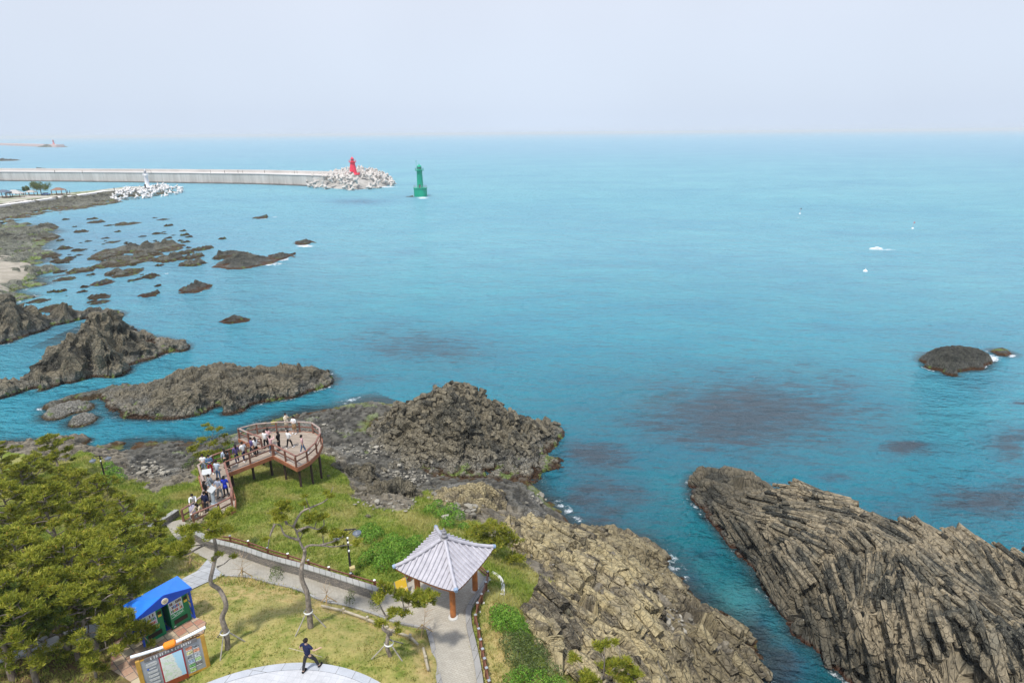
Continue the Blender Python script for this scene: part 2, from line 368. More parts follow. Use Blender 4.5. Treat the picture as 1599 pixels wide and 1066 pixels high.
# ---- control points of the headland, photo pixel + height above sea
TP = [(330,1066,9.75),(590,1066,9.9),(460,1040,9.9),(480,980,9.8),(350,1000,9.65),(640,1040,9.8),(400,930,9.0),(300,960,9.4),(560,970,9.3),
 (262,1066,9.3),(300,1046,9.45),(225,1050,9.4),(250,1110,9.4),(460,1220,9.9),(100,1220,9.9),(800,1220,9.6),(-250,1150,10),(1050,1220,8.5),
 (285,828,6.65),(310,850,6.95),(345,872,7.25),(420,892,7.7),(500,917,8.1),(580,945,8.4),(640,962,8.55),(709,965,8.6),(744,923,8.6),(690,1000,8.75),(706,1066,9.1),(690,930,8.6),(725,990,8.7),
 (100,1000,9.2),(200,1000,9.5),(20,1040,9.6),(0,930,8.6),(150,900,8.2),(235,870,7.6),(60,840,7),(-120,880,8),(-200,760,5),(0,800,6.2),(140,810,6.2),(200,780,5.2),(250,790,6.1),(262,812,6.6),(210,752,3.4),(130,725,3.6),(60,725,3.4),(140,700,2.2),(120,694,1.6),(0,712,2.4),
 (-200,700,0),(-60,692,0),(20,690,0),(100,686,0),(140,684,0),(168,694,0),(186,706,0),
 (197,694,0),(212,690,0),(270,689,0),(330,688,0),(372,676,0),(400,664,0),(440,650,0),(480,643,0),(520,637,0),(545,630,0),(575,622,0),
 (222,702,.9),(250,725,1.3),(300,715,1.2),(232,745,2.0),(290,740,2.6),(300,760,3.8),(320,705,2.0),(350,700,2.8),(390,700,2.6),(410,690,2.0),(440,672,1.1),(480,668,1.1),(515,690,1.0),(510,655,.9),(550,680,.85),(600,705,.8),(640,730,.75),(590,640,.9),(580,660,.55),(560,700,.9),(600,720,.9),
 (660,722,.6),(700,734,-.25),(740,738,-.3),(790,742,-.3),(835,745,-.4),(700,750,.6),(760,752,.8),(800,752,.8),(835,768,.6),
 (850,775,0),(872,795,0),(893,822,0),(930,832,0),(965,832,0),(1005,846,0),(1040,885,0),(1068,915,0),(1100,945,0),(1140,975,0),(1172,992,0),(1185,1020,0),(1188,1052,0),(1160,1080,0),(1200,1120,0),(1230,1200,0),
 (530,716,2.2),(515,735,3.3),(468,757,4.4),(520,780,5.0),(450,790,5.9),(400,765,5.0),(365,765,5.0),(345,745,4.2),(600,800,5.2),(560,790,4.9),(650,795,5.0),(560,850,7.1),(480,845,7.0),(400,820,6.6),(340,825,6.6),(325,812,6.4),(380,780,5.4),(620,885,8.2),(680,810,5.2),(700,870,7.6),(760,830,5.2),(800,870,5.4),(790,920,7.6),(830,912,6.0),(800,960,8.3),(775,1000,8.9),(765,1066,9.1),(825,1020,8.1),(860,985,6.6),(870,1060,7.8),
 (700,780,3.2),(760,790,3.2),(800,800,2.6),(840,800,2.2),(870,815,1.4),(620,770,2.2),(560,750,2.4),
 (830,840,3.6),(890,850,3.2),(950,850,1.6),(900,900,4.6),(960,890,3.6),(1000,880,1.8),(860,945,6.0),(905,955,4.7),(960,950,4.4),(1010,940,3.0),(1050,950,1.5),(900,1020,5.0),(960,1010,4.6),(1040,1010,2.6),(1100,1000,1.3),(1140,1015,.8),(900,1066,6.6),(1000,1066,3.4),(1100,1060,.7),(1160,1045,.6),(1000,1140,4),(1100,1140,.6)]
TPW = PX(TP)
for p, pp in zip(TPW[:], TP):                     # falls off to the sea bed outside the coast line
    if pp[2] == 0:
        v = np.array([p[0]+8, p[1]-34.0]); v /= np.linalg.norm(v); TPW.append((p[0]+v[0]*4, p[1]+v[1]*4, -2.0))
THB = [(p[0]+v[0]*3.9, p[1]+v[1]*3.9) for p, pp in zip(TPW, TP) if pp[2] == 0 and (not pp[0] < -100) for v in [(np.array([p[0]+8, p[1]-34.0])/np.linalg.norm([p[0]+8, p[1]-34.0]))]]+[(0, 20), (-40, 25)]
TH = HF(TPW, .8)
ROCKHF.append((TH, -60, 30, 10, 75))
def gz(x, y): return float(TH(np.array([x]), np.array([y]))[0])
def hit(px, py, dz=0.0):
    d = ray(px, py); t = np.linspace(18, 110, 1200)
    x, y, z = d[0]*t, d[1]*t, HC+d[2]*t; g = TH(x, y)+dz; i = np.argmax(z < g)
    if i == 0: return at(px, py, 0)
    a = (z[i-1]-g[i-1])/((z[i-1]-g[i-1])-(z[i]-g[i])); tt = t[i-1]+(t[i]-t[i-1])*a
    return np.array([d[0]*tt, d[1]*tt, gz(d[0]*tt, d[1]*tt)+dz])
# regions of the headland, traced on the photo
GRASS = [(-400,735),(0,705),(60,712),(100,722),(125,705),(150,712),(175,735),(200,748),(222,760),(245,772),(262,758),(300,752),(305,728),(340,708),(372,700),(400,705),(470,725),(500,712),(520,712),(535,735),(548,762),(562,785),(600,800),(640,792),(658,768),(676,772),(690,800),(715,815),(745,812),(765,830),(795,850),(822,872),(850,893),(872,912),(868,930),(838,935),(832,960),(845,990),(870,1015),(885,1040),(905,1080),(905,1400),(-400,1400)]
PLAT = [(186,700),(320,680),(420,660),(560,620),(620,640),(650,720),(860,750),(880,840),(800,790),(660,770),(640,760),(560,760),(535,705),(420,685),(330,705),(260,750),(210,745)]
def terrain():
    res = .16; xs = np.arange(-62, 24, res); ys = np.arange(13, 70, res); X, Y = np.meshgrid(xs, ys); ny, nx = X.shape
    Z = TH(X, Y); P = np.stack([X, Y, Z], 2).reshape(-1, 3)
    jit = P.copy(); jit[:, 0] += .9*fbm(P*.6, 4, 3); jit[:, 1] += .9*fbm(P*.6, 4, 13)
    px, py = pixv(jit); g = inpoly(px, py, GRASS).astype(float).reshape(ny, nx)
    pl = inpoly(px, py, PLAT).astype(float).reshape(ny, nx)
    def blur(a, n):
        for _ in range(n):
            a = (a+np.roll(a, 1, 0)+np.roll(a, -1, 0)+np.roll(a, 1, 1)+np.roll(a, -1, 1))/5
        return a
    gb = blur(g, 10).ravel(); g = blur(g, 2).ravel(); plb = blur(pl, 6).ravel()
    f1, f2, c, h = vor(P/np.array([.55, .55, .8]), 77); g1, g2, gc, gh = vor(P/1.7, 78)
    f1b, f2b, cb, hb = vor(P/.25, 79)
    rk = (1-gb)**1.2
    low = np.clip((P[:, 2]+.8)/1.2, .2, 1)
    d = rk*low*((h-.5)*.36-.13*np.clip(1-(f2-f1)/.14, 0, 1)+(gh-.5)*.45*(1-.6*plb)+(hb-.5)*.10+.2*fbm(P*.8, 4, 5))
    d += gb*.05*fbm(P*1.2, 3, 8)*np.clip((9-P[:, 2])/2, 0, 1)
    # hollow for the tide pool on the shore platform
    q = at(580, 659, .6); r = ((P[:, 0]-q[0])/2.6)**2+((P[:, 1]-q[1])/3.2)**2
    d = np.where(r < 1, np.minimum(d, 0)-.35*(1-r), d)
    P[:, 2] += d
    idx = np.arange(nx*ny).reshape(ny, nx); Fc = np.stack([idx[:-1, :-1], idx[:-1, 1:], idx[1:, 1:], idx[1:, :-1]], 2).reshape(-1, 4)
    keep = P[:, 2][Fc].max(1) > -.8; Fc = Fc[keep]; used = np.unique(Fc); rm = np.full(nx*ny, -1); rm[used] = np.arange(len(used))
    t = NT('headland_ground'); p = t.pos(); z = t.sep(p, 2); ga = t.attr('grass'); cell = t.attr('cell'); pa = t.attr('plat')
    n1 = t.noise(p, .28, 5, .6); n2 = t.noise(p, 1.5, 6, .65); n3 = t.noise(p, 8, 5, .7)
    rc = t.mix(t.mapr(t.add(t.mul(cell, .5), t.mul(n2, .6)), .3, .8), (.06, .053, .042), (.19, .165, .125))
    rc = t.mix(t.mul(t.mapr(n3, .5, .7), .6), rc, (.32, .275, .2))
    rd = t.mix(t.mapr(t.add(t.mul(cell, .5), t.mul(n2, .6)), .35, .85), (.036, .034, .029), (.125, .117, .098))
    rd = t.mix(t.mul(t.mapr(t.mul(n3, t.mapr(n1, .3, .6)), .42, .6), .7), rd, (.27, .26, .23))
    rc = t.mix(pa, rc, rd)
    rc = t.mix(t.mapr(t.add(z, t.mul(t.add(n3, -.5), -.5)), .45, .2), rc, (.06, .033, .014))
    rc = t.mix(t.mul(t.mapr(t.mul(n1, t.mapr(z, 2, .6)), .5, .58), .5), rc, (.15, .2, .05))
    gr = t.mix(t.mapr(n2, .35, .65), (.13, .18, .022), (.25, .29, .05))
    gr = t.mix(t.mul(t.mapr(n1, .44, .6), .8), gr, (.34, .30, .11))
    gr = t.mix(t.mul(t.attr('straw'), t.mapr(n2, .34, .6)), gr, (.50, .375, .16))
    gr = t.mix(t.mul(t.attr('soil'), t.mapr(n2, .3, .55)), gr, (.17, .105, .055))
    gr = t.mix(t.mapr(n3, .35, .75), t.mix(.35, gr, (.03, .04, .005)), gr)
    c = t.mix(t.mapr(t.add(ga, t.mul(t.add(n3, -.5), .5)), .35, .65), rc, gr)
    m = t.bsdf(c, .9, t.bump(t.add(t.mul(n3, .5), n2), .8, .08), Specular_IOR_Level=.2)
    U = P[used]; pu, pv = pixv(U)
    st = (inpoly(pu, pv, [(330,900),(420,898),(520,925),(600,955),(676,985),(690,1070),(320,1070),(300,960),(285,930)])*.55 +
          inpoly(pu, pv, [(340,900),(420,905),(500,940),(610,972),(672,1000),(678,1066),(655,1066),(640,1000),(560,972),(480,945),(410,935),(350,935),(310,920)])*.45 +
          inpoly(pu, pv, [(765,935),(800,960),(800,1070),(755,1070),(748,1000)])*.9 +
          inpoly(pu, pv, [(280,860),(330,880),(325,900),(275,905)])*.9 + inpoly(pu, pv, [(295,925),(345,925),(340,990),(310,1000),(280,940)])*.8)
    so_ = inpoly(pu, pv, [(-200,880),(130,900),(220,960),(225,1080),(-200,1100)]).astype(float)
    o = link('headland', npmesh('headland', U, rm[Fc], m, attrs={'grass': g[used], 'cell': h[used], 'plat': plb[used], 'straw': np.clip(st, 0, 1), 'soil': so_}))
    tag(o, 'grassy rocky headland sloping down to the sea', kind='structure')
terrain()
# ---- big outcrops
humpP = PX([(606,655,1.0),(602,680,.9),(625,706,.8),(665,724,.7),(720,730,.55),(790,722,.5),(845,726,.3),(862,700,0),(868,686,.0),(866,676,.3),(845,664,1.0),(820,672,1.5),(800,654,2.2),(775,642,3.0),(755,618,4.8),(745,610,5.2),(735,607,5.3),(715,606,5.4),(695,610,5.3),(672,625,4.4),(650,632,3.6),(625,634,3.2),(612,646,2.6),(650,656,3.4),(620,676,2.0),(660,692,1.9),(700,694,1.9),(740,692,1.9),(720,655,4.2),(700,635,5.0),(760,662,2.8),(800,692,1.2),(700,672,3.0),
  (715,606,5.4,3,4),(755,618,4.8,3,2.5),(715,606,5.4,6,0),(755,618,4.8,6,0),(775,642,3.0,5,0),(800,654,2.2,4,0),(845,664,1.0,2.5,0),(672,625,4.4,6,0),(625,634,3.2,5,0),(636,738,.6),(690,742,0),(760,746,0),(830,748,0),(862,735,0),(866,710,0)])
rock('rock_outcrop', humpP, M_basalt, 'biggest grey brown rocky hump at the tip of the headland beyond the viewing deck', 'rock outcrop', .15, 11, axis=(.35, -.5, .8), w=.8, L=1.6, amp=.22, lump=.75, lumpw=2.8, crack=.2, foot=False,
    prism=dict(n=900, w=.5, L=.9, jit=.3, flat=.85, where=lambda P: P[:, 2] > .9, dir=lambda P: np.array([[.6, -.5, -.5]])+0*P+1.2*np.stack([vnoise(P*.25, i)-.5 for i in (2, 3, 4)], 1)))
def knob(label, base, tops, mat, seed, **kw):
    pts = [tuple(hit(*b)-np.array([0, 0, .35])) for b in base]+[tuple(at(*t)) if len(t) == 3 else tuple(back(*t)) for t in tops]
    kw.setdefault('pad', .3)
    return rock('rock_outcrop', pts, mat, label, 'rock outcrop', .13, seed, foot=False, edge=0, zmin=-.4, **kw)
knob('dark fluted crag below the grass edge, between two other crags', [(572,745),(568,775),(585,800),(620,808),(655,795),(662,770),(655,745),(630,735),(600,738)],
     [(600,758,3.6),(622,746,4.2),(640,765,3.4),(622,785,2.6),(600,785,2.8),(622,746,4.2,1.6,2.6)], M_basalt, 21, axis=(.2, -.5, -.9), w=.35, L=3, amp=.13, lump=.5, lumpw=1.5)
knob('small dark brown crag just right of the deck', [(528,722),(535,745),(555,760),(585,755),(592,735),(575,722),(550,714)],
     [(548,728,3.2),(570,730,3.2),(560,742,2.6),(560,724,3.3,1.0,2.2)], M_basalt, 22, w=.5, L=1.5, amp=.15, lump=.5, lumpw=1.2)
knob('tan blocky crag above the small sea inlet, behind the pavilion', [(668,775),(690,800),(722,820),(760,818),(785,795),(786,765),(770,748),(720,745),(690,755)],
     [(722,757,4.0),(750,752,4.2),(770,762,3.9),(765,790,3.6),(730,785,4.2),(700,775,4.0),(745,750,4.2,1.6,2.0),(745,805,3.8)], M_tan, 23, w=.5, L=.9, amp=.16, lump=.5, lumpw=1.6, crack=.16)
# tan cliff at the right side of the headland
CLIFF = [(800,812),(850,806),(893,826),(965,834),(1008,848),(1050,898),(1105,948),(1175,993),(1192,1056),(1150,1200),(880,1300),(872,1040),(838,985),(832,945),(858,928),(872,905),(850,885),(815,862),(795,835)]
def cliffmask(X, Y, Z):
    P = np.stack([X.ravel(), Y.ravel(), np.maximum(Z.ravel(), 0)], 1); jit = P+.8*np.stack([fbm(P*.5, 3, 31), fbm(P*.5, 3, 32), 0*P[:, 0]], 1)
    px, py = pixv(jit); m = (inpoly(px, py, CLIFF) | (Z.ravel() < .3)).astype(float).reshape(X.shape)
    for _ in range(8): m = (m+np.roll(m, 1, 0)+np.roll(m, -1, 0)+np.roll(m, 1, 1)+np.roll(m, -1, 1))/5
    m[:10] = 0; m[-10:] = 0; m[:, :10] = 0; m[:, -10:] = 0
    return np.where(m > .02, Z-.35+m*.55, -5)
def cliff():
    hf = lambda X, Y: TH(X, Y)
    V, Fc, h, rq = rock_verts(hf, -2, 19, 22, 46, .11, 51, axis=(.45, -.35, -.55), w=.65, L=2.6, amp=.26, crack=.24, lump=.9, lumpw=2.6, mask=cliffmask, edge=.2,
        prism=dict(n=1300, w=.62, L=1.5, jit=.16, flat=.93, where=lambda P: (P[:, 2] > .5) & (vnoise(P*.5, 8) > .45) & inpoly(*pixv(P), CLIFF), dir=lambda P: np.array([[.5, -.72, -.45]])+.5*np.stack([vnoise(P*.2, 2)-.5, 0*P[:, 0], 0*P[:, 0]], 1)))
    b = np.array([9, 33, 0.]); o = link('rock_cliff', npmesh('rock_cliff', V-b, Fc, M_tan, attrs={'cell': h, 'rq': rq})); o.location = b
    tag(o, 'tan columnar rock cliff sloping from the grass right of the pavilion down to the channel', 'rock outcrop')
cliff()
# right hand columnar promontory
promP = PX([(1078,758,0),(1084,785,0),(1108,815,0),(1140,850,0),(1172,885,0),(1200,930,0),(1232,968,0),(1270,1012,0),(1322,1066,0),(1380,1140,0),(1450,1230,0),
 (1090,744,0),(1120,740,0),(1155,748,0),(1190,756,0),(1100,765,.9),(1130,775,1.2),(1120,800,.9),(1160,765,1.0),(1165,800,1.6),(1150,830,1.0),(1200,790,2.2),(1215,765,2.4),(1236,768,3.3),(1262,770,3.5),(1275,782,3.2),(1245,790,3.0),(1220,820,2.8),(1195,850,2.0),(1185,870,.9),
 (1300,790,3.0),(1340,805,3.8),(1385,818,4.0),(1400,830,4.0),(1330,830,4.2),(1290,830,3.6),(1260,850,3.2),(1240,880,2.6),(1235,920,1.4),(1300,870,4.2),(1350,860,5.0),(1400,865,5.6),(1330,910,4.2),(1290,930,3.0),(1270,970,1.6),(1340,950,3.6),
 (1365,890,5.0),(1390,905,6.6),(1440,925,7.0),(1500,960,7.2),(1550,985,7.4),(1599,1000,7.6),(1380,950,5.4),(1330,990,2.8),(1330,1030,1.6),(1400,1000,4.8),(1400,1050,3.4),(1470,1010,6.2),(1460,1066,4.2),(1540,1050,6.4),(1599,1060,7.2),
 (1430,828,3.9),(1450,827,4.3),(1470,842,4.1),(1510,858,4.5),(1550,874,4.5),(1599,892,4.5),(1430,850,4.8),(1480,870,4.8),(1520,900,4.2),(1470,900,4.6),(1560,930,4.0),(1599,960,4.4),(1599,920,4.6),(1540,940,4.0),
 (1236,762,3.6,2.5,1),(1262,764,3.8,3,1),(1236,762,3.6,4.5,0),(1275,776,3.6,5,0),(1300,786,3.0,3.5,0),(1345,800,3.6,3.5,0),(1385,812,4.4,3.5,0),(1420,822,3.6,3.5,0),(1450,827,4.3,5,0),(1510,858,4.5,5,0),(1599,892,4.5,5.5,0),
 (1700,900,5.0),(1700,900,5.0,6,0),(1850,960,5),(1850,960,5,6,0),(1720,1020,7.5),(1900,1060,7.5),(1720,1200,7.5),(1500,1240,4),(2000,1000,0)])
def promdir(P):
    u = np.clip((P[:, 0]*.35-P[:, 1]+34)/9+.8*(vnoise(P*.13, 4)-.5), 0, 1)[:, None]; v = np.clip((24-P[:, 0])/8, 0, 1)[:, None]
    a = np.array([[.80, -.42, -.30]])*(1-u)+np.array([[.08, -.75, -.75]])*u
    return a*(1-.6*v)+np.array([[.45, -.8, -.5]])*.6*v
def fan(wp, w, L):
    # prisms turn from down-right sloping at the far end to nearly upright at the near end
    s = np.clip((42-wp[:, 1])/10, 0, 1); s = np.round(s*4+.5*fbm(wp*.12, 3, 88))/4
    out = np.zeros_like(wp)
    for u in np.unique(s):
        a = np.array([.78, -.45, -.42])*(1-u)+np.array([.10, -.42, -.95])*u; a /= np.linalg.norm(a)
        b = np.cross(a, [.3, .9, .1]); b /= np.linalg.norm(b); c = np.cross(a, b); m = s == u
        out[m] = np.stack([wp[m]@a/L, wp[m]@b/w, wp[m]@c/w], 1)+u*37
    return out
rock('columnar_promontory', promP, M_col, 'long brown promontory of columnar basalt across the channel at the right', 'rock outcrop', .115, 61, k=.5, w=.8, L=5.0, amp=.36, crack=.34, lump=.7, lumpw=3.6, rough=.02, axang=fan, pad=2,
    prism=dict(n=6800, w=.39, L=2.2, where=lambda P: (P[:, 2] > .7) & (vnoise(P*.35, 3) > .25) & (P[:, 1] < 45.5), dir=promdir))
# ---- left hand reefs
rock('sea_stack', PX([(-80,640,0),(0,622,0),(60,608,0),(100,598,0),(150,583,0),(200,572,0),(250,556,0),(283,549,0),(293,540,0),(270,532,0),(240,526,0),(215,516,0),(200,514,0,2,0),
  (0,600,1.6),(50,575,2.6),(80,548,4.0),(112,528,5.2),(130,514,6.0),(142,495,7.4),(160,488,7.6),(172,492,7.2),(176,512,5.4),(185,535,1.8),(110,560,3.2),(60,595,1.2),(150,530,5.4),(160,555,2.6),(120,582,1.2),(180,560,1.0),(230,540,.9),(262,540,.7),(200,528,1.0),
  (130,514,6,3,0),(160,488,7.6,4,0),(172,492,7.2,4,0),(112,528,5.2,3,0),(80,548,4.0,3,0),(50,575,2.6,3,0),(0,600,1.6,3,0),(-80,610,1.6),(-80,600,1.6,3,0)]),
  M_basalt, 'tall brown rock stack with a low algae covered apron, left side of the bay', 'rock', .26, 71, axis=(.4, -.3, .8), w=.9, L=1.5, amp=.28, lump=.8, lumpw=3.0, rough=.12)
rock('sea_stack', PX([(-60,545,0),(0,534,0),(45,524,0),(85,508,0),(110,504,0),(150,499,0),(184,494,0),(180,488,0,1.5,0),(-60,500,4),(0,464,6.2),(18,468,6.0),(40,480,4.2),(60,490,2.6),(85,492,1.6),(130,491,.7),(160,490,.6),(20,500,3.0),(50,510,1.2),(0,520,1.6),(0,464,6.2,5,0),(40,480,4.2,4,0),(85,490,1.6,4,0),(130,489,.7,2,0),(-60,470,6),(-60,462,6,5,0)]),
  M_basalt, 'grey rock mass cut by the left edge, behind the taller stack', 'rock', .3, 72, w=.7, L=1.5, amp=.2, lump=.9, lumpw=2.4)
rock('rock_islet', PX([(160,622,0),(168,634,0),(176,645,0),(200,653,0),(240,655,0),(300,650,0),(350,641,0),(400,631,0),(440,624,0),(480,613,0),(512,603,0),(521,590,0),(515,583,0,1,0),
  (180,625,.6),(200,640,.6),(225,628,.5),(250,640,.8),(240,610,1.0),(280,600,1.7),(300,625,1.7),(350,600,2.2),(350,625,1.4),(400,615,1.2),(400,595,1.8),(440,590,1.8),(470,590,1.6),(500,592,1.0),(450,608,1.0),
  (200,608,.5),(250,597,1.4),(290,583,2.2),(320,574,2.5),(350,571,2.6),(400,577,2.2),(440,575,2.1),(470,576,2.0),(500,580,1.4),(200,605,.5,2,0),(250,597,1.4,3,0),(290,583,2.2,4,0),(320,574,2.5,4,0),(350,571,2.6,4,0),(400,577,2.2,4,0),(440,575,2.1,4,0),(470,576,2.0,4,0),(500,580,1.4,3,0)]),
  M_basalt, 'long low grey islet in the channel beyond the deck', 'rock', .2, 73, w=.8, L=1, amp=.22, lump=.6, lumpw=2.4, rough=.1)
rock('reef', PX([(66,638,0),(80,630,0),(110,621,0),(150,612,0),(180,606,0),(200,604,0),(196,611,0),(170,618,0),(130,627,0),(100,634,0),(78,642,0),(90,632,.4),(130,620,.4),(170,612,.4)]), M_reef, 'thin curved brown reef joining the left tip of the long islet', 'reef', .16, 74, k=.2, pad=1.5, amp=.08, lump=.2, lumpw=1.2, crack=.06, edge=.25)
rock('reef', PX([(66,652,0),(85,638,0),(110,632,0),(140,629,0),(142,640,0),(115,646,0),(90,655,0),(80,646,.45),(110,639,.5),(130,635,.45)]), M_reefpale, 'pale barnacled reef, upper of two small ones in front of the long islet', 'reef', .15, 75, k=.2, pad=1.5, amp=.08, lump=.2, lumpw=1.2, crack=.06, edge=.3)
rock('reef', PX([(108,664,0),(114,654,0),(130,648,0),(152,652,0),(142,661,0),(122,667,0),(125,657,.5),(138,654,.4)]), M_reefpale, 'pale barnacled reef, lower and smaller of two in front of the long islet', 'reef', .15, 76, k=.2, pad=1.5, amp=.08, lump=.2, lumpw=1.2, crack=.06, edge=.3)
rock('rock_islet', PX([(1438,560,0),(1448,570,0),(1470,580,0),(1490,583,0),(1515,578,0),(1538,571,0),(1545,560,0),(1460,548,1.3),(1490,543,1.5),(1520,547,1.4),(1538,557,.9),(1446,556,.8),(1490,565,1.3),(1455,562,1.1),(1525,565,.9),(1490,574,.9),(1460,548,1.3,3,0),(1490,543,1.5,4,0),(1520,547,1.4,3,0)]),
  M_black, 'round dark flat topped islet alone at the right', 'rock', .2, 77, w=.35, L=.8, amp=.1, lump=.15, lumpw=2, crack=.07)
rock('reef', PX([(1548,549,0),(1560,546,0),(1575,549,0),(1572,555,0),(1556,553,0),(1562,550,.4)]), M_black, 'tiny dark reef in foam right of the round islet', 'reef', .2, 78, k=.2, pad=1.2, amp=.06, lump=.2, lumpw=1, crack=.04, edge=.3)
# ---- scattered islets of the shallow bay: a few shapes, copied
def islet_mesh(seed, mat):
    n = 46; u = np.linspace(-1.25, 1.25, n); X, Y = np.meshgrid(u, u); P = np.stack([X.ravel(), Y.ravel(), 0*X.ravel()], 1)
    r = np.sqrt(P[:, 0]**2+P[:, 1]**2)+.5*fbm(P*1.9+seed*7.7, 3, seed)
    hgt = np.clip(1-r, -1, 1); f1, f2, c, h = vor(P*3.6+seed, seed); g1, g2, gc, gh = vor(P*1.7+seed, seed+3)
    z = np.where(hgt > 0, .30*(1-np.exp(-hgt*7)), hgt*1.2) + np.clip(hgt, 0, .45)*(1.3*gh+.9*(h-.3)+1.2*fbm(P*4, 3, seed))
    z *= .75+.25*np.sin(P[:, 0]*2.4+seed); z += (hgt > 0)*.12*fbm(P*9, 3, seed+2)
    P[:, 2] = z
    idx = np.arange(n*n).reshape(n, n); Fc = np.stack([idx[:-1, :-1], idx[:-1, 1:], idx[1:, 1:], idx[1:, :-1]], 2).reshape(-1, 4)
    Fc = Fc[P[:, 2][Fc].max(1) > -.25]; used = np.unique(Fc); rm = np.full(n*n, -1); rm[used] = np.arange(len(used))
    return npmesh('islet', P[used], rm[Fc], mat, attrs={'cell': h[used], 'rq': P[used]*9+seed})
ISM = [islet_mesh(s, M_reef) for s in range(101, 107)]+[islet_mesh(s, M_black) for s in range(107, 110)]
ISL = [(103,343,10,3),(145,342,14,3),(150,347,22,4),(196,350,30,5),(255,343,14,3),(246,365,14,5),(61,358,45,11),(57,374,50,11),(127,362,18,4),(165,372,11,3),(177,378,18,3),(123,391,17,6),(282,376,9,3),(315,389,30,6),(250,388,62,15),(192,392,62,13),(165,402,36,11),(200,408,62,15),(265,405,42,15),(300,402,30,8),(300,412,36,11),(192,427,46,13),(160,416,30,9),(125,423,32,10),(132,448,12,7),(235,431,25,5),(155,464,30,6),(152,472,32,5),(82,482,36,9),(30,360,50,12),(15,375,60,14),(20,395,40,8),(75,400,30,6),(95,408,26,7),(60,470,25,5),(100,436,26,5),(290,395,26,7),(230,398,40,9),(345,403,24,6)]
SPECIAL = [(101,388,18,10,'squat dark rock in the shallows, left of a smaller one, above the beach tip'),(55,397,9,8,'small round boulder standing alone above the sand spit'),(347,373,12,4,'very small rock alone between the shallows and the open sea'),
 (361,398,38,17,'humped grey rock, tallest in the outer shallows'),(385,411,90,15,'long foam fringed ridge of rock, outer end of the shallows'),(437,401,40,11,'dark rock washed by foam at the outer end of the long ridge'),(456,397,12,4,'smallest rock off the tip of the long foam fringed ridge'),
 (160,442,28,6,'narrow brown rock near the middle of the left bay'),(304,451,44,13,'brown weedy rock alone in the mid bay'),(234,460,24,8,'small orange brown rock left of the brown weedy rock'),(367,501,46,8,'low thin rock alone between the bay and the long islet'),
 (475,379,32,9,'dark round backed rock with foam at its foot, farthest out'),(408,340,20,6,'dark rock with a foam trail, nearest the breakwaters'),(205,388,30,8,'dark low rock at the back of the big cluster'),(10,251,26,4,'dark flat reef at the left edge beyond the breakwater'),(64,264,10,4,'small dark rocks just beyond the breakwater wall')]
def islet(px, py, w, h, mi, label=None, z=0):
    o = link('rock_islet', ISM[mi]); p = at(px, py, 0); d = np.linalg.norm(p-np.array([0, 0, HC])); sc = w*d/F/2*.95
    dep = max(sc*.45, min(sc*1.2, h*.5*d/F/ (HC/d)))
    o.location = (p[0], p[1], -.05); o.scale = (sc, dep, min(sc*.42, max(.45, h*d/F*.6))); o.rotation_euler = (0, 0, random.uniform(-.25, .25)+(PI if random.random() < .4 else 0))
    if label: tag(o, label, 'rock')
    else: tag(o, 'low weedy rock among many scattered in the shallow left bay', 'rock', 'low rocks scattered in the shallow bay')
for i, (a, b, c, d) in enumerate(ISL): islet(a, b, c, d, i % 6)
for i in range(125):
    a = random.gauss(170, 85); b = random.gauss(402, 34)
    if a < 8 or b < 338 or b > 470 or a > 335 or (a > 250 and b > 425) or (a < 75 and 405 < b < 445): continue
    islet(a, b, random.uniform(4, 14), random.uniform(2, 5), i % 6)
for i, (a, b, c, d, l) in enumerate(SPECIAL): islet(a, b, c, d, (6+i % 3) if i > 2 else i, l)
# green shoreline flats and the sand
def flat(name, poly, z, mat, label, seed):
    pts = PX([(p[0], p[1], 0) for p in poly]); c = np.mean(pts, 0)
    inn = [tuple(c+(np.array(p)-c)*.7+np.array([0, 0, z])) for p in pts]+[tuple(c+np.array([0, 0, z*1.2]))]
    rock(name, list(pts)+inn, mat, label, kind='structure', cat=None, res=.6, seed=seed, k=1, amp=.35, lump=1.1, lumpw=4, edge=.1, crack=.2, rough=.15, w=1.6, L=1.5)
M_flat = rockmat('algae_flats', (.07, .075, .05), (.15, .15, .11), (.26, .25, .19), z0=.2, z1=1.0, moss=1.0, palew=.5)
flat('shore_flats', [(-80,430),(-60,350),(0,352),(40,350),(70,358),(60,372),(85,395),(60,412),(80,425),(100,430),(70,445),(50,465),(20,478),(-60,500)], .5, M_flat, 'algae covered rock flats at the left shore', 81)
ts = NT('sand'); p_ = ts.pos(); c_ = ts.mix(ts.mapr(ts.noise(p_, .5, 5), .35, .65), (.27, .235, .18), (.37, .325, .26)); M_sand = ts.bsdf(ts.mix(ts.mapr(ts.noise(p_, 3, 5), .6, .7), c_, (.12, .11, .08)), .95)
sp_pts = PX([(-120,470,0),(-120,395,0),(0,398,0),(20,402,0),(45,412,0),(58,422,0),(48,434,0),(25,444,0),(0,462,0),(-40,480,0),(0,430,1.5),(25,422,1.1),(-60,430,2.2),(0,415,1.1),(0,446,1.1),(40,424,.7)])
rock('beach', sp_pts, M_sand, 'spit of pale sand at the left edge', kind='structure', cat=None, res=.6, seed=82, k=1, amp=.0, lump=.05, rough=.03, edge=.25, crack=0)
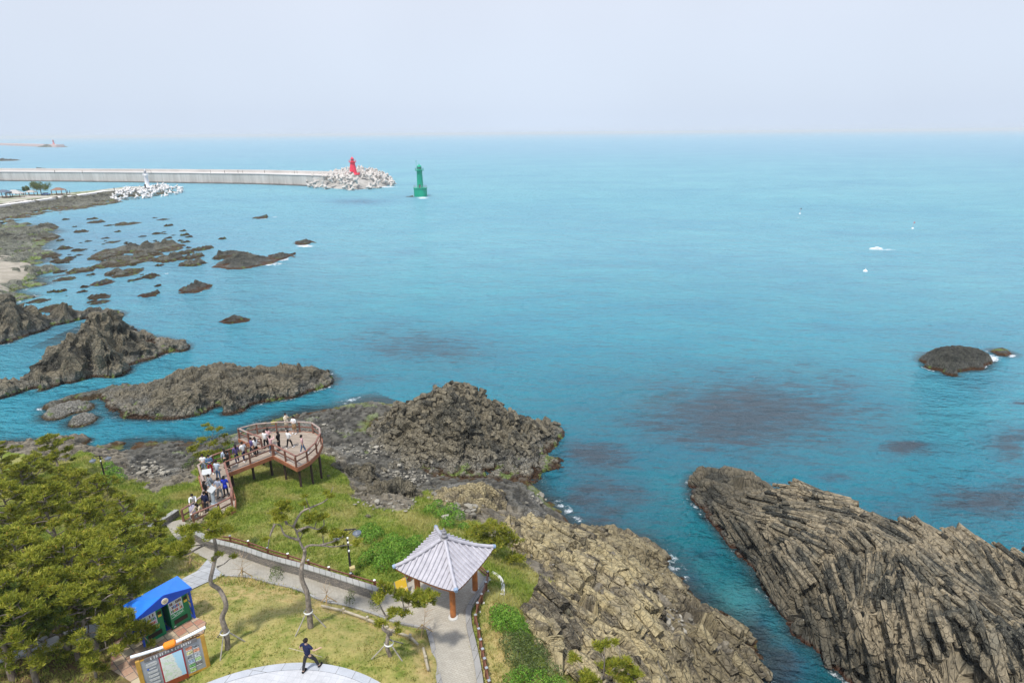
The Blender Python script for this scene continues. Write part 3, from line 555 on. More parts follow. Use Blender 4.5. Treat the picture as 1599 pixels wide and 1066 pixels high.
# ---- sea
KELP = [(1160,648,200,64,1.0),(1340,640,120,30,.5),(1080,680,70,26,.8),(1040,660,30,14,.8),(1230,620,80,35,.5),(1310,595,60,22,.6),(1270,570,50,12,.5),(1420,703,58,14,1.2),(1460,715,50,12,.6),(1520,775,105,22,1.0),(1450,760,50,12,.6),(1575,690,50,22,.8),(1592,637,14,4,1.),(650,540,105,30,.7),(690,552,90,16,.7),(603,517,42,12,.5),(740,515,40,10,.3),(928,715,50,28,1.),(935,775,60,40,.85),(925,812,60,30,.85),(1290,746,24,9,.8),(1500,545,120,26,.35),(1500,585,100,18,.45),(1530,600,80,18,.4),(545,592,40,16,.5),(1140,990,40,16,.8),(1165,1000,28,50,1.0),(1195,1040,34,50,1.0),(1060,905,20,22,.9),(1080,925,20,14,.5),(150,385,220,58,.5),(350,480,130,34,.25),(110,520,110,40,.5),(560,315,60,5,.6),(640,308,40,4,.4),(640,392,30,5,.35),(80,350,120,14,.5),(1115,855,14,8,.4),(1210,790,10,5,.3),(500,400,60,8,.3),(440,430,90,22,.25),(860,770,26,30,.6),(1500,815,70,14,.5),(1380,800,50,12,.6),(880,700,30,25,.5),(1130,1040,30,30,.6)]
PALE = [(1130,950,60,45,.8),(1100,890,40,40,.5),(1200,985,40,36,.5),(780,640,200,80,.35),(1000,600,200,90,.35)]
FOAM = [(1545,560,22,9,1.),(1530,572,22,6,.9),(1580,556,8,3,1.),(1440,557,4,4,.8),(476,384,20,3,1.),(410,341,12,2,.9),(430,339,10,1.5,.8),(405,412,60,5,.9),(440,404,16,5,1.),(430,398,30,3,.5),(360,414,40,4,.7),(660,309,14,3,.9),(600,292,30,2,.9),(560,296,30,2,.6),(1385,390,26,2.5,.8),(180,497,8,3,.9),(305,456,30,2.5,.7),(520,583,12,3,.8),(1165,757,7,5,1.),(1230,1010,6,14,.5),(1290,1045,8,14,.6),(1246,340,5,1.2,.8),(1352,423,3,1,1),(380,500,16,2,.9),(258,427,8,1.5,.9),(295,546,12,4,.5),(1427,358,8,1.2,.5)]
def sea():
    ys = [9.]
    while ys[-1] < 45000: ys.append(ys[-1]+max(.28, (ys[-1]/170)**1.55*.5 if ys[-1] > 60 else .28+ys[-1]*.002))
    ys = np.array(ys); ts_ = np.linspace(-1.35, 1.35, 620); Y, T = np.meshgrid(ys, ts_, indexing='ij'); X = T*(Y+18)
    P = np.stack([X.ravel(), Y.ravel(), 0*X.ravel()], 1); n = len(P)
    near = P[:, 1] < 620; W = np.stack([fbm(P[near]*np.array([.16, .16, 1]), 4, 5), fbm(P[near]*np.array([.16, .16, 1]), 4, 6)], 1)
    px, py = pixv(P[near]); dist = P[near][:, 1]; k = np.clip(60/dist, .05, 1.2)
    px = px+W[:, 0]*46*k; py = py+W[:, 1]*24*k*np.clip(50/dist, .1, 1)
    def field(L):
        f = np.zeros(len(px))
        for cx, cy, rx, ry, s in L:
            d = ((px-cx)/rx)**2+((py-cy)/ry)**2; f = np.maximum(f, s*np.exp(-d*.75))
        return f
    kelp = np.zeros(n); pale = np.zeros(n); foam = np.zeros(n); kelp[near] = field(KELP); pale[near] = field(PALE)
    px, py = pixv(P[near]); foam[near] = field(FOAM)
    sh = np.full(n, -9.0)
    for hf, x0, x1, y0, y1 in ROCKHF:
        m = (P[:, 0] > x0) & (P[:, 0] < x1) & (P[:, 1] > y0) & (P[:, 1] < y1)
        if hf is TH: m &= inpoly(P[:, 0], P[:, 1], THB)
        if m.any(): sh[m] = np.maximum(sh[m], hf(P[m, 0], P[m, 1]))
    shal = np.clip(1+sh/2.0, 0, 1)
    idx = np.arange(n).reshape(Y.shape); Fc = np.stack([idx[:-1, :-1], idx[:-1, 1:], idx[1:, 1:], idx[1:, :-1]], 2).reshape(-1, 4)
    t = NT('sea_water'); p = t.pos()
    dist = t.n('VectorMath', {0: p}, operation='LENGTH').outputs['Value']
    st1 = t.noise(t.scale(p, .012, .02, 1, (0, 0, .35)), 1, 5, .6); st2 = t.noise(t.scale(p, .07, .11, 1, (0, 0, .4)), 1, 5, .6)
    rp = t.noise(t.scale(p, .8, 1.5, 1, (0, 0, .5)), 1, 5, .75)  # fine ripples: their varying reflection is painted into the water colour
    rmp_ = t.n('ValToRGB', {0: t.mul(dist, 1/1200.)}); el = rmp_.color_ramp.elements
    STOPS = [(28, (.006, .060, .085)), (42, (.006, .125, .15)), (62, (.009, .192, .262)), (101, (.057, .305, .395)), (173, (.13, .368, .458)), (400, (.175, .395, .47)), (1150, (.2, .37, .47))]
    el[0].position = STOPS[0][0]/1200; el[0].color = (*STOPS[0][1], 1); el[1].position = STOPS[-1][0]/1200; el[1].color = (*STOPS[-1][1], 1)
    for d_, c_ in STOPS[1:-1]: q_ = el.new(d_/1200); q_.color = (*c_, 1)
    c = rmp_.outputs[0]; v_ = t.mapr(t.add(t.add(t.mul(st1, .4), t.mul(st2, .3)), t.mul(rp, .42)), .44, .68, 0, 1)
    c = t.n('Mix', {0: 1.0, 6: c, 7: t.mix(v_, (.72, .84, .92), (1.08, 1.13, 1.06))}, data_type='RGBA', blend_type='MULTIPLY').outputs[2]
    kl = t.attr('kelp'); kn = t.noise(t.scale(p, .22, .75, 1, (0, 0, .45)), 1.3, 7, .72); kn2 = t.noise(t.scale(p, .3, .8, 1, (0, 0, .5)), 6, 4, .7)
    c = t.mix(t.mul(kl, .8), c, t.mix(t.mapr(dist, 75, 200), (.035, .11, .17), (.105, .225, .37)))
    c = t.mix(t.mul(t.mapr(t.add(kl, t.mul(t.add(kn, -.5), 2.4)), .46, .98), .85), c, t.mix(kn2, (.032, .04, .052), (.055, .08, .10)))
    c = t.mix(t.mul(t.mapr(t.add(t.attr('pale'), t.mul(t.add(kn, -.5), .5)), .3, .9), .5), c, (.09, .33, .32))
    s_ = t.attr('shallow'); sn = t.add(s_, t.mul(t.add(kn, -.5), .7))
    c = t.mix(t.mul(t.mapr(sn, .35, .95), .88), c, (.028, .045, .05))
    fo = t.attr('foam'); fn = t.noise(p, 1.1, 6, .75); fn2 = t.noise(t.scale(p, .25, .5, 1, (0, 0, .3)), .5, 4)
    fm = t.mapr(t.add(fo, t.mul(t.add(fn, -.5), 1.6)), .72, .84); sw = t.mul(t.mapr(s_, .62, .72), t.mapr(s_, .98, .88)); fm = t.math('MAXIMUM', fm, t.mul(t.mul(sw, t.mapr(t.add(t.mul(fn, .6), t.mul(fn2, .55)), .645, .71)), .9))
    wc = t.mul(t.mapr(t.noise(t.scale(p, .12, .4, 1, (0, 0, .2)), 1.7, 6, .72), .765, .785), t.mapr(dist, 120, 200))
    fm = t.math('MAXIMUM', fm, t.mul(wc, .8))
    c = t.mix(fm, c, (.8, .84, .86))
    w1 = t.noise(t.scale(p, .8, 1.3, 1, (0, 0, .5)), 1.1, 5, .65); w2 = t.noise(t.scale(p, .35, .6, 1, (0, 0, .3)), 1, 4, .6)
    w3 = t.noise(t.scale(p, .07, .12, 1, (0, 0, .4)), 1, 3, .5)
    w4 = t.noise(t.scale(p, .16, .3, 1, (0, 0, .45)), 1, 4, .6); h = t.add(t.add(t.add(t.mul(w1, .45), t.mul(w2, .7)), t.mul(w3, 1.2)), t.mul(w4, 1.3))
    nb = t.bump(h, 1.0, 2.4)
    m = t.bsdf(c, t.mix(fm, t.mix(t.mapr(dist, 60, 320), (.12,)*3, (.42,)*3), (.7,)*3), nb, IOR=1.33, Specular_IOR_Level=.5)
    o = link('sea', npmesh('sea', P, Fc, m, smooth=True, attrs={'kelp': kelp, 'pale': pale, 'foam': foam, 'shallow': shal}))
    tag(o, 'turquoise open sea reaching the hazy horizon', kind='structure')
sea()
# ---- air
def haze():
    b = MB(); b.box((0, 24000, 18), (140000, 60000, 44)); t = NT('haze_air')
    v = t.n('VolumePrincipled', {'Color': (.90, .97, 1, 1), 'Density': 1.5e-4, 'Anisotropy': 0.0}); t.t.links.new(v.outputs[0], t.out.inputs[1])
    o = b.build('haze', t.mat); tag(o, kind='stuff'); 
haze()
# ============================================================ BUILT THINGS ON THE HEADLAND
def gp(px, py, dz=0.0):
    p = hit(px, py); return Vector((p[0], p[1], p[2]+dz))
def dens(L, step=.5):
    o = [L[0]]
    for a, b in zip(L[:-1], L[1:]):
        n = max(1, int((Vector(b)-Vector(a)).length/step))
        for i in range(1, n+1): o.append(tuple(np.array(a)+(np.array(b)-np.array(a))*i/n))
    return o
def smooth_line(P, n=6):
    P = [Vector(p) for p in P]; o = []
    for i in range(len(P)-1):
        p0, p1, p2, p3 = P[max(i-1, 0)], P[i], P[i+1], P[min(i+2, len(P)-1)]
        for k in range(n):
            t = k/n; o.append(.5*((2*p1)+(p2-p0)*t+(2*p0-5*p1+4*p2-p3)*t*t+(3*p1-p0-3*p2+p3)*t**3))
    o.append(P[-1]); return o
def sheet(name, poly, mat, dz, label, step=.35, curve=False):
    W = [gp(*p) for p in poly]
    if curve: W = smooth_line(W+[W[0]], 4)[:-1]
    W = [Vector((p.x, p.y, 0)) for p in W]
    bm = bmesh.new(); bm.faces.new([bm.verts.new(p) for p in W]); bmesh.ops.triangulate(bm, faces=bm.faces[:])
    xs = [p.x for p in W]; ys = [p.y for p in W]
    for ax, lo, hi in ((0, min(xs), max(xs)), (1, min(ys), max(ys))):
        v = math.ceil(lo/step)*step
        while v < hi:
            no = (1, 0, 0) if ax == 0 else (0, 1, 0); co = (v, 0, 0) if ax == 0 else (0, v, 0)
            bmesh.ops.bisect_plane(bm, geom=bm.verts[:]+bm.edges[:]+bm.faces[:], plane_co=co, plane_no=no); v += step
    P = np.array([v.co[:] for v in bm.verts]); Z = TH(P[:, 0], P[:, 1])
    for v, z in zip(bm.verts, Z): v.co.z = z+dz
    for f in bm.faces:
        if f.normal.z < 0: f.normal_flip()
    me = bpy.data.meshes.new(name); bm.to_mesh(me); bm.free(); me.materials.append(mat)
    return tag(link(name, me), label, kind='structure')
def pavermat(name, a, b, sx=.4, sy=.2, rot=0, joint=(.12, .11, .09), mort=.012, off=.5):
    t = NT(name); p = t.scale(t.pos(), 1, 1, 0, (0, 0, rot)); n = t.noise(t.pos(), 1.3, 5); n2 = t.noise(t.pos(), 14, 3)
    br = t.n('TexBrick', {'Vector': p, 'Color1': (*a, 1), 'Color2': (*b, 1), 'Mortar': (*joint, 1), 'Scale': 1, 'Mortar Size': mort, 'Brick Width': sx, 'Row Height': sy, 'Bias': 0.0}, offset=off)
    c = t.mix(t.mul(t.mapr(n, .4, .7), .35), br.outputs[0], tuple(x*.6 for x in a)); c = t.mix(t.mul(t.mapr(n2, .5, .8), .3), c, tuple(min(1, x*1.3) for x in b))
    return t.bsdf(c, .85, t.bump(t.add(br.outputs['Fac'], t.mul(n2, -.5)), .4, -.01))
M_path = pavermat('path_pavers', (.35, .315, .255), (.40, .365, .30), .22, .11, .4, joint=(.22, .2, .16), mort=.006)
M_path2 = pavermat('side_path_slabs', (.34, .345, .35), (.43, .43, .43), .6, .6, .5)
M_brick = pavermat('brick_paving', (.32, .14, .09), (.46, .40, .27), .42, .42, .68, mort=.018)
M_plaza = pavermat('plaza_tiles', (.44, .44, .455), (.49, .49, .505), .3, .3, .2, joint=(.38, .39, .41), mort=.008, off=0)
M_curb = pavermat('curb_stone', (.22, .21, .2), (.32, .31, .29), .5, 3, .3, mort=.014)
M_coping = pavermat('coping_stone', (.25, .25, .23), (.34, .33, .30), .3, 3, -.35, mort=.014)
def stonewallmat():
    t = NT('rubble_wall'); p = t.pos(); z = t.sep(p, 2); x = t.add(t.mul(t.sep(p, 0), .85), t.mul(t.sep(p, 1), -.5))
    cb = t.n('CombineXYZ', {0: x, 1: z, 2: 0}).outputs[0]; n = t.noise(p, 6, 5)
    br = t.n('TexBrick', {'Vector': cb, 'Color1': (.17, .16, .145, 1), 'Color2': (.32, .28, .235, 1), 'Mortar': (.055, .05, .045, 1), 'Scale': 1, 'Mortar Size': .012, 'Brick Width': .28, 'Row Height': .09})
    return t.bsdf(t.mix(t.mul(t.mapr(n, .4, .7), .4), br.outputs[0], (.12, .11, .1)), .9, t.bump(t.add(br.outputs['Fac'], t.mul(n, -.6)), .8, -.03))
M_wall = stonewallmat()
M_fence = simple('brown_fence_paint', (.155, .062, .035), .55, .25, 4, .2)
M_rail = simple('deck_rail_paint', (.19, .085, .06), .5, .3, 2.5, .2)
M_railtop = simple('weathered_rail_top', (.30, .225, .19), .55, .25, 2, .2)
M_fascia = simple('deck_fascia', (.30, .115, .06), .55, .2, 2, .2)
M_white = simple('white_paint', (.78, .78, .77), .5, .06, 5, .1)
M_conc = simple('concrete_pale', (.50, .485, .45), .85, .15, 1.2, .4, 12)
M_log = simple('weathered_log', (.33, .285, .21), .85, .25, 3, .5, 30)
M_dark = simple('dark_metal', (.03, .028, .027), .45, .2, 4, .1)
M_grey = simple('grey_metal', (.32, .34, .36), .4, .12, 4, .1, metal=.2)
M_stilt = simple('stilt_steel', (.05, .03, .025), .6, .2, 3, .2)
# ---- paths
PATHR = [(303,824),(299,840),(324,856),(376,871),(419,886),(466,899),(515,914),(560,929),(591,939),(612,922),(650,903),(700,890),(745,890),(760,905),(748,925),(730,951),(730,978),(736,1010),(743,1048),(747,1066),(755,1110)]
PATHL = [(690,1110),(688,1066),(677,1008),(669,981),(620,971),(580,956),(538,944),(504,937),(466,920),(425,910),(391,901),(350,898),(324,874),(300,862),(272,838),(258,818),(283,812)]
sheet('path', PATHR+PATHL, M_path, .075, 'grey beige block paved path from the deck past the pavilion to the foreground')
sheet('side_path', [(324,874),(350,898),(320,911),(297,922),(262,945),(216,975),(175,990),(130,1001),(40,1028),(-60,1050),(-60,1030),(30,1004),(110,984),(170,968),(215,945),(262,915),(285,904),(308,892)], M_path2, .055, 'bluish grey slab path running off to the left under the pines')
sheet('brick_paving', [(214,1100),(205,1066),(172,1046),(176,1006),(208,986),(240,1000),(300,962),(322,972),(318,990),(300,1010),(260,1040),(226,1066),(225,1100)], M_brick, .07, 'red and cream checkered brick paving round the drinks kiosk')
# ---- round plaza
pc = Vector((-9.4, 14.04)); 
b = MB(); b.prism([(pc.x+6.62*math.cos(a), pc.y+6.62*math.sin(a)) for a in np.linspace(0, 2*PI, 96, endpoint=False)], 9.0, 10.085)
tag(b.build('plaza', M_plaza), 'round plaza of pale square tiles at the bottom edge', kind='structure')
b = MB(); b.lathe([(6.62, -.9), (6.63, .10), (7.0, .10), (7.02, -.9)], (pc.x, pc.y, 10), 128, cap=False)
tag(b.build('plaza_edging', pavermat('plaza_rim', (.36, .38, .41), (.42, .43, .46), .8, 9, .2, mort=.01)), 'grey stone rim around the pale plaza', kind='structure')
# ---- walls, curbs, fences
def strip(b, line, off0, off1, z0, z1, follow=True):
    """solid band beside a world polyline"""
    L = [Vector((p.x, p.y, 0)) for p in line]; k = len(L); A = []; B = []
    for i, p in enumerate(L):
        d = (L[min(i+1, k-1)]-L[max(i-1, 0)]).normalized(); n = Vector((-d.y, d.x, 0)); A.append(p+n*off0); B.append(p+n*off1)
    vs = []; fs = []
    for i in range(k):
        g = line[i].z
        vs += [(A[i].x, A[i].y, g+z0), (B[i].x, B[i].y, g+z0), (B[i].x, B[i].y, g+z1), (A[i].x, A[i].y, g+z1)]
    for i in range(k-1):
        for j in range(4): fs.append((4*i+j, 4*i+(j+1) % 4, 4*i+4+(j+1) % 4, 4*i+4+j))
    fs += [(3, 2, 1, 0), tuple(4*(k-1)+j for j in range(4))]; b.add(vs, fs)
def wall(label, pix, h, w, side):
    line = smooth_line([gp(*p) for p in pix], 4); r = empty('stone_wall', line[0]); tag(r, label, 'stone wall')
    for p in line: p -= r.location
    b = MB(); strip(b, line, 0, side*w, -.4, h); b.build('wall', M_wall, r)
    b = MB(); strip(b, line, -side*.04, side*(w+.04), h, h+.07); b.build('coping', M_coping, r)
wall('long low stone retaining wall with grey coping along the path', [(299,841),(312,850),(330,859),(376,871.5),(419,886.5),(466,899.5),(515,914.5),(560,929.5),(589,939)], .66, .26, 1)
wall('short curved stone wall left of the deck entrance', [(232,836),(250,826),(266,816),(281,806)], .5, .26, 1)
def curb(label, pix, w, h, mat=M_curb, side=1, name='curb'):
    line = smooth_line([gp(*p) for p in pix], 4); c = line[0].copy()
    for p in line: p -= c
    b = MB(); strip(b, line, 0, side*w, -.3, h); o = b.build(name, mat); o.location = c; tag(o, label, 'curb')
curb('grey curb along the right edge of the path beyond the pavilion', [(757,903),(746,925),(729,951),(728,978),(735,1010),(742,1048),(746,1080)], .28, .2, side=1)
curb('grey curb on the left edge of the path in the foreground', [(671,979),(679,1008),(690,1066),(696,1100)], .22, .14, side=-1)
curb('thin stone edging between the lawn and the long path', [(352,899),(391,902),(425,911),(466,921),(504,938),(538,945),(580,957),(620,972),(668,981)], .10, .13, side=-1)
curb('pale curved stone edging in the grass right of the pavilion', [(770,893),(782,901),(788,914),(788,930)], .26, .1, M_conc, side=-1)
def low_fence(label, pix, group=None, capw=False, foot=False, h=.62, zoff=0):
    pts = [gp(p[0], p[1], zoff) for p in pix]; r = empty('rail_fence', pts[0]); tag(r, label, 'fence')
    o = r.location
    for i, p in enumerate(pts):
        b = MB(); b.box(p-o+Vector((0, 0, h/2-.1)), (.13, .13, h+.2), Matrix.Rotation(.5, 3, 'Z'), .01); po = b.build('post', M_fence, r)
        if capw: q = MB(); q.box(p-o+Vector((0, 0, h+.015)), (.12, .12, .03), Matrix.Rotation(.5, 3, 'Z')); q.build('cap', M_white if i % 2 == 0 and not foot else M_grey, po)
        if foot: q = MB(); q.box(p-o+Vector((.09, -.02, .0)), (.15, .14, .10), Matrix.Rotation(.3, 3, 'Z'), .02); q.build('footing', M_conc, po)
    for z in (h*.82, h*.42):
        for a, c in zip(pts[:-1], pts[1:]):
            b = MB(); b.bar(a-o+Vector((0, 0, z)), c-o+Vector((0, 0, z)), .06, .075); b.build('rail', M_fence, r)
low_fence('brown two rail timber fence on the grass behind the long stone wall', [(335,846),(361,849),(389.5,857),(419.5,868),(451,877.5),(483,888),(515,899),(549,909),(586,920),(616,929)], capw=True)
low_fence('brown two rail fence curving round the right side of the pavilion and the path', [(736,880),(762,905),(759,922),(752,941),(746,955),(743,974),(748,996),(751,1013),(754,1028),(757,1043),(760,1058),(764,1078)], capw=True, foot=True, h=.58)
low_fence('dark rail fence at the back of the pavilion', [(617,928),(640,908),(663,888),(700,872)], h=.7)
def logs(label, pix):
    pts = [gp(*p) for p in pix]; r = empty('log_edging', pts[0]); tag(r, label, 'log edging'); o = r.location
    for a, c in zip(pts[:-1], pts[1:]):
        b = MB(); b.bar(a-o+Vector((0, 0, .16)), c-o+Vector((0, 0, .16)), .11, .10, .02); b.build('beam', M_log, r)
    for p in pts[1:-1]: b = MB(); b.box(p-o+Vector((0, 0, .12)), (.13, .13, .42), None, .02); b.build('post', M_log, r)
logs('long low weathered timber edging across the lawn', [(502,949),(537,957),(574,970),(605,985),(641,998),(653,1010)])
logs('short separate length of timber edging beside the foreground curb', [(661,1015),(665,1032),(669,1050)])
# ---- pavilion
def pavilion():
    ang = math.radians(62); C = Vector((-3.55, 26.6, 8.6+.08)); r = empty('pavilion', C, ang); tag(r, 'small open timber pavilion with a grey lilac tiled pyramid roof', 'pavilion')
    hs = 1.08; wood = simple('pavilion_wood', (.36, .125, .035), .5, .3, 3, .3, 30); wood2 = simple('pavilion_beam', (.24, .085, .03), .55, .3, 3, .3)
    t = NT('roof_tile'); p = t.objc(); n = t.noise(p, 3, 5); n2 = t.noise(p, 22, 4); c = t.mix(t.mapr(n, .35, .65), (.35, .335, .365), (.46, .44, .47)); c = t.mix(t.mul(t.mapr(n2, .5, .75), .4), c, (.26, .24, .27)); tile = t.bsdf(c, .6, t.bump(n2, .3, .02))
    t = NT('ridge_end'); bl = t.bsdf((.22, .30, .42, 1), .6)
    for sx, sy in ((-1, -1), (1, -1), (1, 1), (-1, 1)):
        b = MB(); b.lathe([(.15, -.1), (.15, 2.25), (.14, 2.32)], (sx*hs, sy*hs, 0), 14); co = b.build('column', wood, r, .6)
        b = MB(); b.lathe([(.26, -.2), (.26, .05), (.2, .1)], (sx*hs, sy*hs, 0), 12); b.build('base_stone', M_conc, co)
    b = MB()
    for a, c in (((-hs, -hs), (hs, -hs)), ((hs, -hs), (hs, hs)), ((hs, hs), (-hs, hs)), ((-hs, hs), (-hs, -hs))):
        b.bar((*a, 2.22), (*c, 2.22), .14, .2)
    b.build('beam', wood2, r)
    H = 1.84; ze = 2.35; za = 3.7
    def zr(u, v=0):       # u 0 at the eave .. 1 at the apex, v -1..1 along the eave : slightly concave slopes, lifted corners
        return ze+(za-ze)*(.72*u+.28*u*u)+.16*abs(v)**3*(1-u)**2
    faces = []
    for k in range(4):
        R = Matrix.Rotation(k*PI/2, 3, 'Z'); b = MB(); nu, nv = 14, 16; vs = []; fs = []
        for i in range(nu+1):
            u = i/nu
            for j in range(nv+1):
                v = -1+2*j/nv; w = H*(1-u); vs.append(R@Vector((w*v, -w, zr(u, v))))
        top = len(vs)
        for i in range(nu):
            for j in range(nv):
                a = i*(nv+1)+j; fs.append((a, a+1, a+nv+2, a+nv+1))
        b.add(vs, fs)
        nr = 15
        for j in range(nr):
            x = H*(-1+2*(j+.5)/nr); u1 = 1-abs(x)/H-.02; pts = []; rs = []; n = max(2, int(u1*13)*2)
            for i in range(n+1):
                u = -.012+(u1+.012)*i/n; w = H*(1-u); pts.append(R@Vector((x, -w, zr(u, x/w if w > .01 else 0)+.03))); rs.append(.066 if i % 2 == 0 else .058)
            if len(pts) > 1: b.tube(pts, rs, 8)
        b.build('roof_slope', tile, r)
        b = MB(); vs = []; fs = []
        for i in range(nv+1):
            v = -1+2*i/nv; vs += [R@Vector((H*v, -H, zr(0, v)-.03)), R@Vector((H*.9*v, -H*.9, 2.30)), R@Vector((H*v, -H+.01, zr(0, v)-.10))]
        for i in range(nv): fs += [(3*i, 3*i+3, 3*i+5, 3*i+2), (3*i+2, 3*i+5, 3*i+4, 3*i+1)]
        b.add(vs, fs); b.build('eave_board', wood2, r)
        b = MB(); pts = [R@Vector((H*(1-u)*1.0, -H*(1-u), zr(u, 1)+.10)) for u in np.linspace(-.01, .93, 10)]
        b.tube(pts, .095, 8); rd = b.build('corner_ridge', tile, r, .6)
        b = MB(); b.tube([pts[0]+(pts[0]-pts[1])*.25, pts[0]+(pts[1]-pts[0])*.25], [.1, .12], 10); b.build('ridge_end', bl, rd)
    b = MB(); b.box((0, 0, 2.26), (2*H*.9, 2*H*.9, .04)); b.build('ceiling', wood2, r)
    b = MB(); b.lathe([(.2, 0), (.22, .06), (.12, .12), (.16, .2), (.17, .26), (.09, .34), (.13, .42), (.12, .48), (.06, .52), (.085, .57), (.03, .66), (.005, .72)], (0, 0, za-.08), 16); b.build('finial', simple('finial_stone', (.22, .21, .22), .6, .15), r, .5)
pavilion()
# yellow board leaning beside the pavilion
p = gp(629, 932); r = empty('notice_board', p, math.radians(35)); tag(r, 'small yellow notice board leaning on a frame at the left of the pavilion', 'notice board')
t = NT('yellow_notice'); nn = t.noise(t.objc(), 5, 3); ym = t.bsdf(t.mix(t.mapr(nn, .56, .6), (.72, .47, .03), (.75, .6, .35)), .5)
b = MB(); b.box((0, .05, .62), (.62, .04, .85), Matrix.Rotation(-.35, 3, 'X')); b.build('panel', ym, r)
b = MB(); b.bar((-.33, -.12, 0), (-.33, .2, 1.0), .05); b.bar((.33, -.12, 0), (.33, .2, 1.0), .05); b.bar((-.33, .45, 0), (-.33, .18, .95), .04); b.bar((.33, .45, 0), (.33, .18, .95), .04); b.build('frame', M_grey, r)
